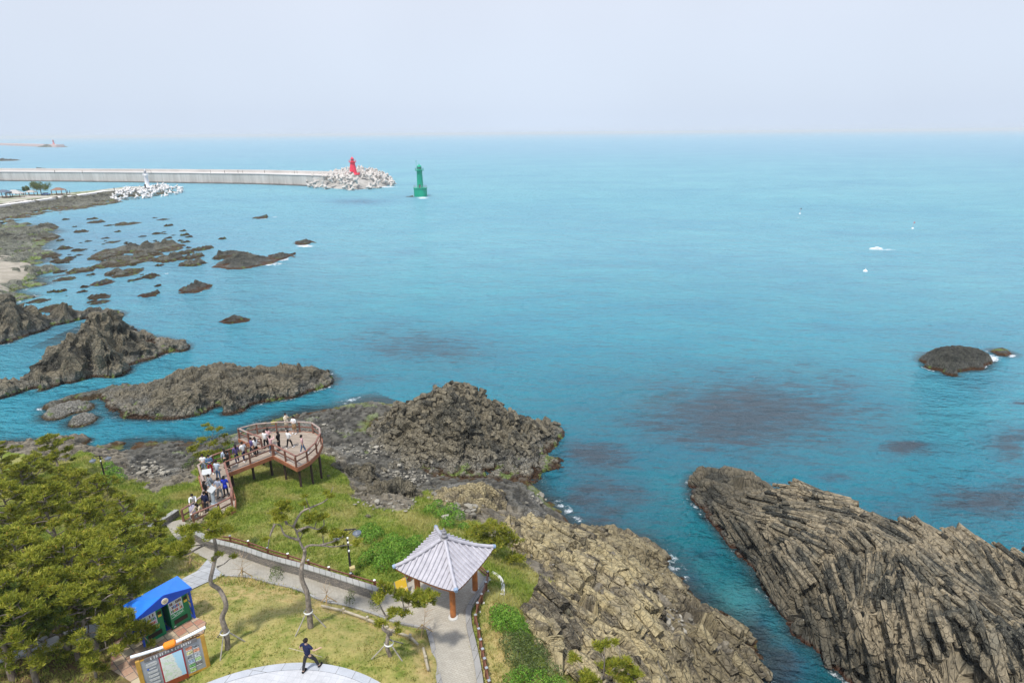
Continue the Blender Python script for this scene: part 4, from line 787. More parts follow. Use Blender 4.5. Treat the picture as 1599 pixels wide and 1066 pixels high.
# ---- kiosk
def kiosk():
    ang = math.atan2(2.05, 1.55); g = 9.42; r = empty('vending_kiosk', (-16.43, 23.42, g), ang); tag(r, 'bright blue open fronted kiosk sheltering two green drinks machines', 'kiosk')
    blue = simple('blue_paint', (.012, .07, .50), .42, .12, 2, .08); W = 1.16; D = 1.05
    blu2 = simple('blue_roof', (.02, .17, .66), .4, .1, 2, .08)
    b = MB(); b.box((0, D/2-.02, .04), (2*W+.1, D+.2, .10)); b.build('floor', blue, r)
    for x, y in ((-W, 0), (W, 0), (-W, D), (W, D)): b = MB(); b.box((x, y, 1.02), (.08, .08, 1.86)); b.build('post', blue, r)
    for s in (-1, 1):
        b = MB()
        for z in (.55, 1.0, 1.45): b.bar((s*W, .04, z), (s*W, D-.04, z), .03, .05)
        b.bar((s*W, .04, .2), (s*W, D-.04, 1.8), .03, .04); b.build('side_rail', blue, r)
    b = MB(); b.box((0, D+.05, 1.0), (2*W, .03, 1.8)); b.build('back_panel', simple('kiosk_back', (.05, .12, .3), .6), r)
    e = 1.25; f = -.14; k = D+.22
    b = MB(); FL, FR, FP, BL, BR = (-e, f, 1.93), (e, f, 1.93), (0, f, 2.35), (-e, k, 1.93), (e, k, 1.93)
    FLb, FRb, BLb, BRb = (-e, f, 1.83), (e, f, 1.83), (-e, k, 1.83), (e, k, 1.83)
    b.add([FL, FR, FP, BL, BR, FLb, FRb, BLb, BRb], [(0, 2, 3), (2, 4, 3), (2, 1, 4), (0, 3, 7, 5), (1, 6, 8, 4), (3, 4, 8, 7), (5, 7, 8, 6)]); ro = b.build('roof', blu2, r)
    b = MB(); b.add([(-e, f-.012, 1.80), (e, f-.012, 1.80), (e, f-.012, 1.93), (0, f-.012, 2.35), (-e, f-.012, 1.93), (-e, f+.03, 1.80), (e, f+.03, 1.80), (e, f+.03, 1.93), (0, f+.03, 2.35), (-e, f+.03, 1.93)],
      [(0, 1, 2, 3, 4), (9, 8, 7, 6, 5), (0, 5, 6, 1), (1, 6, 7, 2), (2, 7, 8, 3), (3, 8, 9, 4), (4, 9, 5, 0)]); b.build('gable_board', blue, r)
    b = MB(); b.tube([(0, f-.05, 2.03), (0, f-.015, 2.03)], .15, 24); em = b.build('round_emblem', simple('emblem_cream', (.75, .68, .5), .5, .1), r)
    b = MB(); b.tube([(-.07, f-.056, 2.02), (-.02, f-.056, 2.08), (.03, f-.056, 2.03), (.07, f-.056, 2.09)], .012, 5); b.tube([(-.06, f-.056, 1.97), (.06, f-.056, 1.98)], .012, 5); b.build('emblem_mark', simple('emblem_brown', (.2, .1, .05), .6), em)
    green = simple('green_machine', (.005, .19, .075), .35, .1, 2, .05); wht = simple('machine_panel', (.62, .66, .68), .3, .05, 2, .05); blk = simple('black_plastic', (.02, .015, .015), .4, .1)
    cols = [simple('can_'+n, c, .35, .08) for n, c in (('green', (.05, .3, .1)), ('orange', (.75, .25, .04)), ('red', (.55, .04, .07)), ('blue', (.06, .16, .5)), ('white', (.75, .75, .72)), ('brown', (.14, .06, .04)), ('yellow', (.75, .5, .05)), ('pink', (.7, .25, .4)))]
    rnd = random.Random(5)
    for x, lab in ((-.60, 'left of two green drinks machines in the blue kiosk, half hidden by a pine branch'), (.60, 'right of two green drinks machines in the blue kiosk')):
        m = empty('vending_machine', Vector((-16.43, 23.42, g+.09))+Matrix.Rotation(ang, 3, 'Z')@Vector((x, .06, 0)), ang); tag(m, lab, 'vending machine', 'drinks machines in the blue kiosk')
        b = MB(); b.box((0, .37, .84), (.92, .74, 1.68), None, .015); b.build('cabinet', green, m)
        b = MB(); b.box((-.12, -.008, 1.12), (.62, .03, .98), None, .01); fr = b.build('display_window', wht, m)
        for row, z in enumerate((1.46, 1.25, 1.05)):
            b = MB(); b.box((-.12, -.028, z-.085), (.58, .012, .018)); b.build('shelf', M_grey, fr)
            for i in range(8):
                b = MB(); b.tube([(-.36+i*.068, -.034, z-.07), (-.36+i*.068, -.034, z+.045)], .023, 8); b.build('drink', cols[rnd.randrange(8) if row else rnd.choice((4, 5, 0, 4))], fr)
        b = MB(); b.box((-.12, -.03, .77), (.6, .012, .24)); b.build('logo_panel', simple('logo_green', (.02, .3, .1), .3, .2), fr)
        b = MB()
        b.tube([(-.36, -.043, .80), (-.30, -.043, .85), (-.24, -.043, .80), (-.28, -.043, .74), (-.20, -.043, .76), (-.12, -.043, .84), (-.08, -.043, .77), (0, -.043, .83), (.05, -.043, .78), (.13, -.043, .85)], .014, 5)
        b.tube([(-.40, -.043, .68), (-.1, -.043, .70), (.15, -.043, .77)], .010, 5); b.build('script_logo', M_white, fr)
        b = MB(); b.box((.33, -.012, 1.36), (.17, .03, .16)); b.build('coin_panel', blk, m)
        b = MB(); b.box((.33, -.015, 1.2), (.15, .035, .10)); b.build('price_sticker', cols[6], m)
        b = MB(); b.box((-.02, -.012, .36), (.62, .03, .22)); fl = b.build('pickup_flap', blk, m)
        b = MB(); b.box((-.34, -.008, .14), (.1, .02, .04)); b.build('badge', M_white, m)
kiosk()
# ---- map board
def board():
    A = Vector((-15.66, 19.95, 9.5)); B = Vector((-13.64, 21.34, 9.5)); ang = math.atan2(B.y-A.y, B.x-A.x); w = (B-A).length
    r = empty('map_board', (A+B)/2, ang); tag(r, 'tourist map board on ochre posts with a curved white top tube and orange collar', 'map board')
    och = simple('ochre_wood', (.46, .26, .045), .5, .2, 3, .2); gy = simple('board_grey', (.30, .31, .33), .5, .1, 2, .05); brn = simple('carved_brown', (.20, .10, .04), .6, .3)
    for s in (-1, 1): b = MB(); b.box((s*w/2, 0, .85), (.17, .13, 2.1), None, .015); b.build('post', och, r)
    b = MB(); b.box((0, 0, 1.0), (w-.17, .08, 1.62)); b.build('panel', gy, r)
    b = MB(); b.box((0, 0, .12), (w-.17, .10, .10)); b.box((0, 0, 1.84), (w-.17, .11, .05)); b.build('cross_beam', och, r)
    y = -.05; K = lambda n, x0, x1, z0, z1, m, yy=y, par=r: MB().box(((x0+x1)/2, yy, (z0+z1)/2), (x1-x0, .012, z1-z0)).build(n, m, par)
    K('map_border', -.50, .42, .02, 1.66, simple('map_red', (.36, .03, .04), .5, .1), y)
    t = NT('printed_map'); o = t.objc(); x = t.sep(o, 0); z = t.sep(o, 2); n = t.noise(o, 3, 5, .6)
    cst = t.add(x, t.add(t.mul(t.add(n, -.5), .5), t.mul(z, .16)))
    c = t.mix(t.mapr(cst, .27, .30), (.72, .74, .68), (.42, .66, .82)); c = t.mix(t.mul(t.mapr(t.noise(o, 22, 4), .62, .66), t.mapr(cst, .4, .2)), c, (.25, .3, .28))
    c = t.mix(t.mul(t.mapr(t.noise(o, 5, 3), .56, .6), t.mapr(cst, .28, .26)), c, (.60, .70, .52)); mp = t.bsdf(c, .4)
    mo = K('map_sheet', -.45, .37, .30, 1.61, mp, y-.01); K('map_footer', -.46, .38, .03, .27, simple('map_rust', (.30, .07, .025), .5), y-.01)
    b = MB(); pts = [(x_, y-.005, 1.74+.13*(1-(x_/1.0)**2)) for x_ in np.linspace(-1.0, 1.0, 12)]
    b.prism([(0, 0)]*0 or [(-1.0, -.075), (1.0, -.075), (1.0, -.03), (-1.0, -.03)], 1.70, 1.88); b.build('title_plate', simple('title_grey', (.16, .15, .15), .5), r)
    rnd = random.Random(3); ttl = bpy.data.objects[r.name]
    b = MB(); x = -.78                                      # title lettering: blocky white syllables, not legible in the photo
    while x < .8:
        wd = rnd.choice((.055, .065, .075)); z = 1.79
        b.box((x+wd*.3, y-.034, z+.02), (.012, .01, .085)); b.box((x+wd*.5, y-.034, z+.045), (wd*.7, .01, .013)); b.box((x+wd*.45, y-.034, z-.005), (wd*.55, .01, .012))
        if rnd.random() < .6: b.box((x+wd*.8, y-.034, z+.015), (.012, .01, .09))
        if rnd.random() < .6: b.box((x+wd*.5, y-.034, z-.04), (wd*.7, .01, .012))
        x += wd+(.02 if rnd.random() < .8 else .07)
    b.build('title_lettering', M_white, r)
    b = MB()
    for i, (z, ln, th) in enumerate([(1.58, .34, .022), (1.53, .40, .022), (1.46, .42, .02), (1.41, .36, .02), (1.28, .25, .02)]): b.box((-.78, y-.012, z), (ln, .01, th))
    for k in range(5):
        for q in range(3): b.box((-.79+.01*q, y-.012, 1.14-k*.2-q*.045), (.38-.05*(q == 2)-.03*((k+q) % 2), .01, .014))
    b.build('text_lines', simple('text_white', (.62, .62, .6), .5), r)
    K('blue_marker', -.97, -.90, 1.26, 1.32, simple('marker_blue', (.03, .12, .5), .5), y-.012)
    pal = [(.35, .12, .06), (.12, .13, .15), (.45, .42, .2), (.5, .2, .1), (.2, .22, .24), (.3, .32, .35), (.22, .3, .42), (.3, .45, .2), (.10, .28, .08), (.13, .12, .12), (.25, .4, .12), (.5, .52, .55)]
    for k in range(11):
        i, j = k % 2, k//2; t = NT('photo_print'); o = t.objc(); n = t.noise(o, 9+k, 4, .7); c = pal[k]; m = t.bsdf(t.mix(t.mapr(n, .4, .6), tuple(q*.4 for q in c), tuple(min(1, q*1.9+.1) for q in c)), .4)
        K('photo_print', .52+i*.27, .76+i*.27, 1.42-j*.235, 1.57-j*.235, m, y)
        K('caption_strip', .52+i*.27, .74+i*.27, 1.385-j*.235, 1.405-j*.235, M_white, y)
    b = MB(); c = MB()
    for s in (-1, 1):
        for q in range(5): b.tube([(s*(.55+.13*q)+.07*math.cos(a), 0, 1.95+.045*math.sin(a)+.03*(q == 2)) for a in np.linspace(0, 2*PI*.85, 9)], .02, 5)
        b.box((s*.8, 0, 1.89), (.75, .05, .03))
    b.build('carved_crest', brn, r)
    pts = [(x_, -.02, 2.06+.10*abs(x_/1.3)**1.6*1.3) for x_ in np.linspace(-1.42, 1.42, 17)]
    b = MB(); b.tube(pts, .065, 10); b.build('top_tube', simple('tube_white', (.68, .7, .72), .4, .06), r, .6)
    b = MB(); b.tube([(-.22, -.02, 2.05), (-.18, -.02, 2.07), (.18, -.02, 2.07), (.22, -.02, 2.05)], [.085, .15, .15, .085], 14); b.box((0, -.01, 1.97), (.34, .12, .14)); b.build('orange_collar', simple('orange_paint', (.85, .24, .01), .45, .08), r)
board()
# ---- viewing deck
DZ = 6.5
DPOLY = [(464,730.6),(482,721),(496.5,707.5),(503,693),(502,684),(490,675.5),(469,673.6),(433,674.5),(402,677),(373,685),(388,692),(409,700),(333,728),(311,744),(316,760),(322,778),(317,793),(300,806),(286,815),(305,823),(345,806),(366,795),(367,780),(361,760),(355,739),(427,711)]
DW = [Vector(at(x, y, DZ)) for x, y in DPOLY]
def deck():
    c = DW[0]; r = empty('viewing_deck', (c.x, c.y, DZ)); tag(r, 'brown viewing deck on stilts with railings and a ramp, over the rocks', 'viewing deck')
    L = [p-c for p in DW]; cen = sum(L, Vector())/len(L)
    t = NT('deck_boards'); p = t.scale(t.objc(), 1, 1, 1, (0, 0, .25)); n = t.noise(t.objc(), 1.5, 5); x = t.sep(p, 0)
    br = t.n('TexBrick', {'Vector': p, 'Color1': (.27, .215, .165, 1), 'Color2': (.37, .30, .235, 1), 'Mortar': (.06, .045, .035, 1), 'Scale': 1, 'Mortar Size': .008, 'Brick Width': 2.4, 'Row Height': .14}); 
    bm_ = t.bsdf(t.mix(t.mul(t.mapr(n, .45, .7), .4), br.outputs[0], (.2, .16, .125)), .8, t.bump(br.outputs['Fac'], .4, -.01))
    b = MB(); b.prism([(p.x, p.y) for p in L], -.05, 0.0); b.build('deck_floor', bm_, r)
    # fascia all round
    k = len(L); area = sum(L[i-1].x*L[i].y-L[i].x*L[i-1].y for i in range(k)); sg = 1 if area > 0 else -1
    b = MB()
    for i in range(k):
        if i == 18: continue
        a, d = L[i], L[(i+1) % k]; t_ = (d-a).normalized(); n = Vector((t_.y, -t_.x, 0))*sg
        b.bar(a+n*.04+Vector((0, 0, -.14))-t_*.03, d+n*.04+Vector((0, 0, -.14))+t_*.03, .07, .34)
    b.build('fascia', M_fascia, r)
    b = MB()
    for i in range(0, k, 1):
        p = L[i]*.97+cen*.03; b.bar(L[i-1]+Vector((0, 0, -.16)), L[i]+Vector((0, 0, -.16)), .1, .18)
    b.build('floor_beam', M_stilt, r)
    # rails
    for i in range(k):
        if i == 18: continue
        a, d = L[i], L[(i+1) % k]; t_ = (d-a).normalized(); n = -Vector((t_.y, -t_.x, 0))*sg*.08; a = a+n; d = d+n; up = lambda z: Vector((0, 0, z))
        b = MB(); b.bar(a+up(1.02), d+up(1.02), .15, .07, .012); b.build('handrail', M_railtop if (3 <= i <= 9 or 12 <= i <= 16) else M_rail, r)
        b = MB(); b.bar(a+up(.55), d+up(.55), .05, .10); b.build('mid_rail', M_rail, r)
        m = max(1, round((d-a).length/1.55))
        for j in range(m): q = a+(d-a)*j/m; b = MB(); b.box(q+up(.49), (.12, .12, 1.0), Matrix.Rotation(math.atan2(t_.y, t_.x), 3, 'Z')); b.build('post', M_rail, r)
        if i in (17, 24): q = d; b = MB(); b.box(q+up(.49), (.12, .12, 1.0)); b.build('post', M_rail, r)
    # stilts
    for (x, y) in [(466,727),(484,717),(497,703),(495,682),(435,678),(405,680),(378,686),(442,712),(420,706),(392,716),(360,733),(340,732),(320,745),(363,775),(324,770)]:
        q = Vector(at(x, y, DZ)); g = gz(q.x, q.y)
        if g < DZ-.4: b = MB(); b.box(((q-c).x, (q-c).y, (g-.4-DZ-.2)/2-.1), (.15, .15, DZ-g+.0)); b.build('stilt', M_stilt, r)
    b = MB(); q = Vector(at(430, 674.6, DZ))-c; b.box((q.x, q.y+.02, .93), (.55, .05, .22)); b.build('yellow_plate', simple('yellow_plate', (.80, .70, .06), .5, .05), r)
deck()
# leaning grey viewing panels on the ramp
def vpanel(px, py, rz, label, s=1.0):
    p = Vector(at(px, py, DZ)); r = empty('information_stand', p, rz); tag(r, label, 'information stand')
    b = MB(); b.tube([(.0, .0, 0), (.02, 0, .4), (-.04, .05, .8), (-.12, .1, 1.05)], [.14*s, .12*s, .13*s, .15*s], 8); b.box((0, 0, .03), (.4, .34, .06)); b.build('pedestal', simple('stand_grey', (.36, .42, .46), .4, .1), r)
    b = MB(); b.box((-.1, .08, 1.12), (.66*s, .5*s, .05), Matrix.Rotation(.55, 3, 'X'), .015); b.build('panel', simple('stand_panel', (.42, .43, .43), .35, .06), r)
vpanel(328, 757, .3, 'grey stand with a pale sloping panel, upper of two on the ramp', 1.0)
vpanel(334, 786, -.6, 'grey leaning stand with a sloping panel, lower of two on the ramp', 1.0)
# ---- street lamps
def lamp(px, py, label, h, base=None):
    p = gp(px, py) if base is None else Vector(base); r = empty('street_lamp', p, .35); tag(r, label, 'street lamp')
    b = MB(); b.tube([(0, 0, -.3), (0, 0, h)], [.075, .05], 10); b.box((0, 0, .1), (.26, .26, .3)); b.build('pole', M_dark, r)
    b = MB(); b.bar((-.42, 0, h-.02), (.5, 0, h-.12), .05, .06); b.bar((0, 0, h-.4), (.4, 0, h-.15), .03); b.bar((0, 0, h-.35), (-.3, 0, h-.08), .03); b.build('arm', M_dark, r)
    for s in (-1, 1):
        b = MB(); c = (s*.55, 0, h-.42); b.lathe([(.03, .2), (.06, .16), (.24, .05), (.25, 0)], c, 16, False); b.tube([(s*.5, 0, h-.1), (s*.55, 0, h-.24)], .02, 6); sh = b.build('lamp_shade', simple('shade_grey', (.12, .14, .17), .35, .1), r)
        b = MB(); b.lathe([(.20, 0), (.17, -.12), (.10, -.2), (.01, -.22)], c, 14, False); b.build('globe', simple('frosted_globe', (.62, .66, .62), .2, .05), sh, True)
    for z in ((h-.55, h-.85, h-1.4) if px > 300 else (h-.5,)): b = MB(); b.box((.02, -.07, z), (.10, .10, .11), None, .02); b.build('white_box', M_white, r)
lamp(549, 902, 'dark twin armed street lamp with grey dish shades on the grass behind the rail fence', 3.3)
lamp(168, 762, 'dark twin armed street lamp standing among the pines at the left', 3.1)
# ground light box on the fence
p = gp(552, 903, .62); b = MB(); b.box((0, 0, .1), (.3, .26, .2), Matrix.Rotation(.4, 3, 'Z'), .02); o = b.build('junction_box', simple('box_ochre', (.45, .36, .16), .6, .1)); o.location = p; tag(o, 'small ochre box sitting on the rail fence beside the street lamp', 'box')
# ============================================================ PLANTS
def leafmat(name, lo, mid, hi, tip=None, rough=.6):
    t = NT(name); a = t.attr('tone'); n = t.noise(t.pos(), .9, 3); f = t.add(t.mul(a, .7), t.mul(n, .5))
    c = t.mix(t.mapr(f, .2, .6), lo, mid); c = t.mix(t.mapr(f, .6, 1.0), c, hi)
    if tip: c = t.mix(t.mapr(a, .965, .975), c, tip)
    bs = t.n('BsdfPrincipled'); t.set(bs.inputs['Base Color'], c); t.set(bs.inputs['Roughness'], rough); t.set(bs.inputs['Specular IOR Level'], .25)
    tr = t.n('BsdfTranslucent', {'Color': c}); ms = t.n('MixShader', {0: .28, 1: bs.outputs[0], 2: tr.outputs[0]}); t.t.links.new(ms.outputs[0], t.out.inputs[0]); return t.mat
M_pine = leafmat('pine_needles', (.05, .085, .010), (.25, .27, .024), (.46, .43, .06), (.50, .32, .06))
M_pined = leafmat('pine_needles_dark', (.03, .055, .010), (.09, .13, .018), (.2, .22, .035), (.3, .2, .05))
M_bush = leafmat('bush_leaves', (.035, .10, .010), (.12, .27, .022), (.28, .43, .06))
M_dull = leafmat('shrub_leaves', (.03, .05, .015), (.10, .14, .04), (.2, .24, .08))
M_grass = None
t = NT('bark'); o = t.objc(); n = t.noise(t.scale(o, 1, 1, .35), 9, 5, .65); M_bark = t.bsdf(t.mix(t.mapr(n, .35, .65), (.075, .055, .042), (.25, .20, .155)), .95, t.bump(n, 1, .04))
t = NT('bark_grey'); o = t.objc(); n = t.noise(t.scale(o, 1, 1, .4), 9, 5, .65); M_barkg = t.bsdf(t.mix(t.mapr(n, .35, .65), (.11, .09, .07), (.32, .265, .21)), .95, t.bump(n, 1, .03))
M_twig = simple('dry_twig', (.36, .27, .18), .9, .3, 4, .2)
M_bamboo = simple('bamboo_stake', (.42, .29, .13), .7, .2, 4, .2)
M_stake = simple('grey_stake', (.30, .27, .23), .8, .2, 4, .2)
def tufts(C, R, n_need=10, ln=.19, wd=.03, up=.55):
    """needle tufts at centres C: thin triangles fanning out"""
    N = len(C); d = R.normal(size=(N, n_need, 3)); d[:, :, 2] = np.abs(d[:, :, 2])*.9+up*R.rand(N, n_need); d /= np.linalg.norm(d, axis=2, keepdims=True)
    s = np.cross(d, R.normal(size=(N, n_need, 3))); s /= np.linalg.norm(s, axis=2, keepdims=True)
    L = ln*R.uniform(.65, 1.25, (N, n_need, 1)); c = C[:, None, :]
    V = np.stack([c-s*wd/2+d*L*.05, c+s*wd/2+d*L*.05, c+d*L+s*wd*.3, c+d*L-s*wd*.3], 2).reshape(-1, 3)
    Fc = np.arange(len(V)).reshape(-1, 4); tone = np.repeat(np.clip(R.rand(N)*.75+.2*R.rand(N), 0, 1), n_need*4)
    tt = tone.reshape(N, -1).copy(); tt[:, -4:] = np.where(R.rand(N, 1) < .16, .99, tt[:, -4:]); return V, Fc, tt.ravel()
def leaves(C, Nn, R, sz=.08):
    N = len(C); d = Nn+R.normal(0, .55, (N, 3)); d /= np.linalg.norm(d, axis=1, keepdims=True)
    a = np.cross(d, R.normal(size=(N, 3))); a /= np.linalg.norm(a, axis=1, keepdims=True); b = np.cross(d, a); s = sz*R.uniform(.6, 1.3, (N, 1))
    V = np.stack([C-a*s*.5, C+b*s*.28, C+a*s*.5, C-b*s*.28], 1).reshape(-1, 3); return V, np.arange(4*N).reshape(-1, 4), np.repeat(R.rand(N), 4)
def pad_points(pads, R, dens):
    out = []
    for (c, r, fl) in pads:
        n = max(6, int(dens*r*r)); d = R.normal(size=(n, 3)); d /= np.linalg.norm(d, axis=1, keepdims=True); d[:, 2] = np.where(d[:, 2] < -.25, -d[:, 2], d[:, 2])
        q = d*(R.uniform(.45, 1.0, (n, 1)))*r; lob = 1+.35*np.sin(np.arctan2(d[:, 1], d[:, 0])*3+R.uniform(0, 6)); q[:, :2] *= lob[:, None]; q[:, 2] *= fl
        out.append(np.array(c)+q)
    return np.concatenate(out)
def limb(b, p0, p1, r0, r1, R, wob=.12, n=5):
    p0, p1 = Vector(p0), Vector(p1); L = (p1-p0).length; pts = []; off = Vector((0, 0, 0))
    for i in range(n+1):
        t_ = i/n; pts.append(p0.lerp(p1, t_)+off); off = Vector(R.normal(0, wob*L/n*1.6, 3))*(1 if i < n-1 else 0)
    b.tube(pts, [r0+(r1-r0)*i/n for i in range(n+1)], 6); return pts
def pine_tree(name, seed, h, rad, label, low=.35, dens=120, mat=None, group=None, trunk_r=.13, lean=(0, 0), npads=30, grey=False):
    R = np.random.RandomState(seed); b = MB(); tp = [Vector((0, 0, -.3))]
    for i in range(1, 8):
        t_ = i/7; tp.append(Vector((lean[0]*t_+R.normal(0, .10)*h/6, lean[1]*t_+R.normal(0, .10)*h/6, h*.93*t_)))
    tp = smooth_line(tp, 3); b.tube(tp, [trunk_r*(1-.8*i/(len(tp)-1)) for i in range(len(tp))], 9)
    tr = MB(); pads = [((*(tp[-1][:2]), h*.95), rad*.26, .7)]
    for i in range(npads):
        t_ = low+(1-low)*((i+.5)/npads)**.9; zz = t_*h*.93; k = min(len(tp)-1, int(t_*(len(tp)-1))); a = i*2.4+R.normal(0, .4); rr = rad*R.uniform(.35, 1.0)*(1-.62*max(0, (t_-.45)/.55)**1.4)
        e = Vector((tp[k].x+rr*math.cos(a), tp[k].y+rr*math.sin(a), zz+rr*R.uniform(-.05, .35)))
        pl = limb(b, tp[max(0, k-1)], e, trunk_r*.38, .018, R); pr = rad*R.uniform(.12, .23)
        pads.append((tuple(e), pr, .5))
        for q in range(R.randint(1, 4)):
            e2 = pl[3].lerp(e, R.uniform(.2, 1.1))+Vector(R.normal(0, rad*.17, 3)); e2.z += rad*.06; b.tube([pl[3], pl[3].lerp(e2, .6)+Vector((0, 0, .05)), e2], [.022, .015, .008], 5); pads.append((tuple(e2), pr*R.uniform(.6, .9), .5))
    b2 = b.build('trunk', M_barkg if grey else M_bark, None, True)
    V, Fc, tn = tufts(pad_points(pads, R, dens), R, 9, .20, .034)
    cr = link('crown', npmesh('crown', V, Fc, mat or M_pine, attrs={'tone': tn}))
    r = empty(name, (0, 0, 0)); b2.parent = r; cr.parent = r; tag(r, label, 'pine tree', group); return r
def at_top(px, py, h, dz=0):
    p = hit(px, py, h*.88); return Vector((p[0], p[1], gz(p[0], p[1])))
FOREST = [  # crown top pixel, height, variant, label
 (14,626,4.8,0,'thin topped pine poking highest at the left edge against the water'),(80,690,3.8,1,'open crowned pine whose sparse top shows against the channel'),(45,722,4.2,2,None),(118,740,3.6,0,None),(150,752,3.4,1,None),(185,775,3.4,2,None),(222,796,3.4,0,None),
 (5,770,5.0,2,None),(70,780,4.6,1,None),(130,800,4.4,0,None),(180,826,4.2,1,None),(240,832,2.8,2,None),(20,842,5.2,1,None),(95,850,5.0,2,None),(150,872,4.6,0,None),(45,880,4.8,0,None),(75,908,4.4,1,None),(120,925,4.0,0,None),(20,955,4.4,2,None),(-30,925,5,2,None),(192,885,3.0,2,None),(-60,860,5.4,0,None),(-10,700,3.8,1,None),(30,735,3.8,0,None),(-40,735,4.2,2,None),(95,735,3.4,1,None),(-70,760,5,1,None)]
variants = [pine_tree('pine_tree', 301+i, hh, rr, 'pine', low=.3, dens=260, npads=17, trunk_r=.12, grey=True) for i, (hh, rr) in enumerate(((5.0, 1.9), (5.0, 2.2), (5.0, 1.7)))]
GEN = 'yellow green pine among many in the dense grove at the left'
used_v = set(); rf = random.Random(11)
for (px, py, h, v, lab) in FOREST:
    s = variants[v]
    o = s if v not in used_v else copy_tree(s); used_v.add(v); p = at_top(px, py, h); sc = h/5.0
    o.location = p; o.scale = (sc*1.15, sc*1.15, sc*rf.uniform(.92, 1.05)); o.rotation_euler = (0, 0, rf.uniform(0, 6.28))
    tag(o, lab or GEN, 'pine tree', 'pines of the dense grove at the left')
# darker near pines with bare trunks
def near_pine(base, top, h, seed, label, **kw):
    r = pine_tree('pine_tree', seed, h, kw.pop('rad', 1.7), label, mat=M_pined, **kw); p = gp(*base); r.location = p; return r
near_pine((22,1062), None, 4.2, 331, 'dark trunked pine at the bottom left with its bare trunk in full view', low=.72, rad=1.9, npads=14, dens=200, trunk_r=.17)
near_pine((122,1030), None, 3.6, 332, 'dark needled pine between the dark trunk and the blue kiosk', low=.62, rad=1.5, npads=13, dens=200, trunk_r=.12)
near_pine((-60,1060), None, 4.6, 333, 'pine cut by the left edge beside the bare dark trunk', low=.65, rad=1.9, npads=14, dens=200, trunk_r=.16)
def traced_pine(label, base, trunk, r0, r1, branches, pads, dens=150, mat=None, seed=5, grey=True, ln=.17):
    R = np.random.RandomState(seed); B = gp(*base); r = empty('pine_tree', B); tag(r, label, 'pine tree'); VP = lambda p: Vector(vplane(p[0], p[1], B))-B
    b = MB(); pts = [Vector((0, 0, -.3)), Vector((0, 0, 0))]+[VP(p) for p in trunk]
    for i, p in enumerate(pts[3:]): p += Vector((R.normal(0, .05), R.normal(0, .12), 0))
    pts = smooth_line(pts, 4); b.tube(pts, [r0+(r1-r0)*i/(len(pts)-1) for i in range(len(pts))], 10)
    ends = []
    for br in branches:
        q = [VP(p[:2])+Vector((0, p[2] if len(p) > 2 else 0, 0)) for p in br]; q = smooth_line(q, 3); b.tube(q, [r1*(.85-.7*i/(len(q)-1)) for i in range(len(q))], 6)
    P = []
    for p in pads:
        c = VP(p[:2])+Vector((R.normal(0, .15), (p[3] if len(p) > 3 else R.normal(0, .35)), 0)); P.append((tuple(c), p[2], .5))
        # twig to the nearest limb point
        k = min(range(len(b.v)), key=lambda i: (Vector(b.v[i])-c).length) if len(b.v) < 3000 else 0
        a = Vector(b.v[k]); b.tube([a, a.lerp(c, .6)+Vector((0, 0, .06)), c], [.028, .018, .008], 5)
    b.build('trunk', M_barkg if grey else M_bark, r, True)
    V, Fc, tn = tufts(pad_points(P, R, dens), R, 9, ln, .028); cr = npmesh('crown', V, Fc, mat or M_pine, attrs={'tone': tn}); link('crown', cr, r); return r
traced_pine('tall S curved pine left of the man, crown over the ramp foot', (356,1012), [(353,986),(347,965),(354,946),(352,933),(341,922),(333,906),(336,882),(339,861),(334,842),(332,829)], .135, .06,
 [[(337,855),(320,850),(296,853),(268,858)],[(333,840),(350,828),(362,820)],[(339,870),(350,862)],[(332,830),(318,822),(300,815)],[(320,850),(305,858),(285,868),(262,868)],[(339,885),(350,880)]],
 [(326,812,.40),(312,818,.38),(342,810,.36),(356,815,.34),(300,826,.34),(335,826,.35),(352,800,.22),(292,853,.34),(272,850,.36),(262,862,.34),(306,846,.24),(280,868,.28),(348,860,.16),(330,875,.14),(352,877,.14),(248,850,.3)], seed=41, dens=620)
traced_pine('tall forked pine in the middle of the lawn with a thin spreading crown', (485,979), [(482,945),(480,922),(473,904),(470,885),(472,872),(474,857)], .15, .075,
 [[(474,857),(468,845),(463,830),(458,822),(448,818)],[(468,843),(445,835),(438,820),(429,818)],[(474,857),(483,851),(500,851),(522,853),(545,850),(558,853)],[(463,830),(480,822),(496,826),(506,820)],[(458,822),(470,800),(490,790),(510,780),(520,760)],[(448,818),(440,800),(436,790)],[(500,851),(520,845),(535,838)],[(429,818),(421,838),(418,858)]],
 [(432,805,.28),(450,805,.3),(444,795,.26),(478,803,.26),(530,830,.26),(437,788,.2),(470,812,.22),(492,818,.26),(505,812,.2),(520,838,.26),(540,842,.24),(556,850,.22),(500,842,.24),(482,840,.2),(460,835,.16),(515,856,.16),(498,786,.16),(520,772,.18),(475,795,.16),(540,862,.14),(420,835,.12),(485,770,.12),(455,790,.16)], seed=43, dens=900, ln=.15)
traced_pine('small contorted pine with a flat crown in front of the pavilion', (609,1024), [(604,1008),(607,994),(609,984),(601,973),(602,962),(613,957)], .10, .06,
 [[(613,957),(625,950),(645,945),(668,940)],[(605,966),(596,950),(592,938)],[(607,990),(617,978)]],
 [(597,932,.30),(612,926,.30),(630,932,.34),(648,930,.34),(662,926,.30),(676,930,.26),(620,944,.30),(640,948,.32),(658,944,.28),(634,960,.24),(672,945,.2),(590,920,.2),(617,978,.14),(604,945,.26),(684,922,.14),(630,970,.16)], seed=44, dens=800, ln=.15)
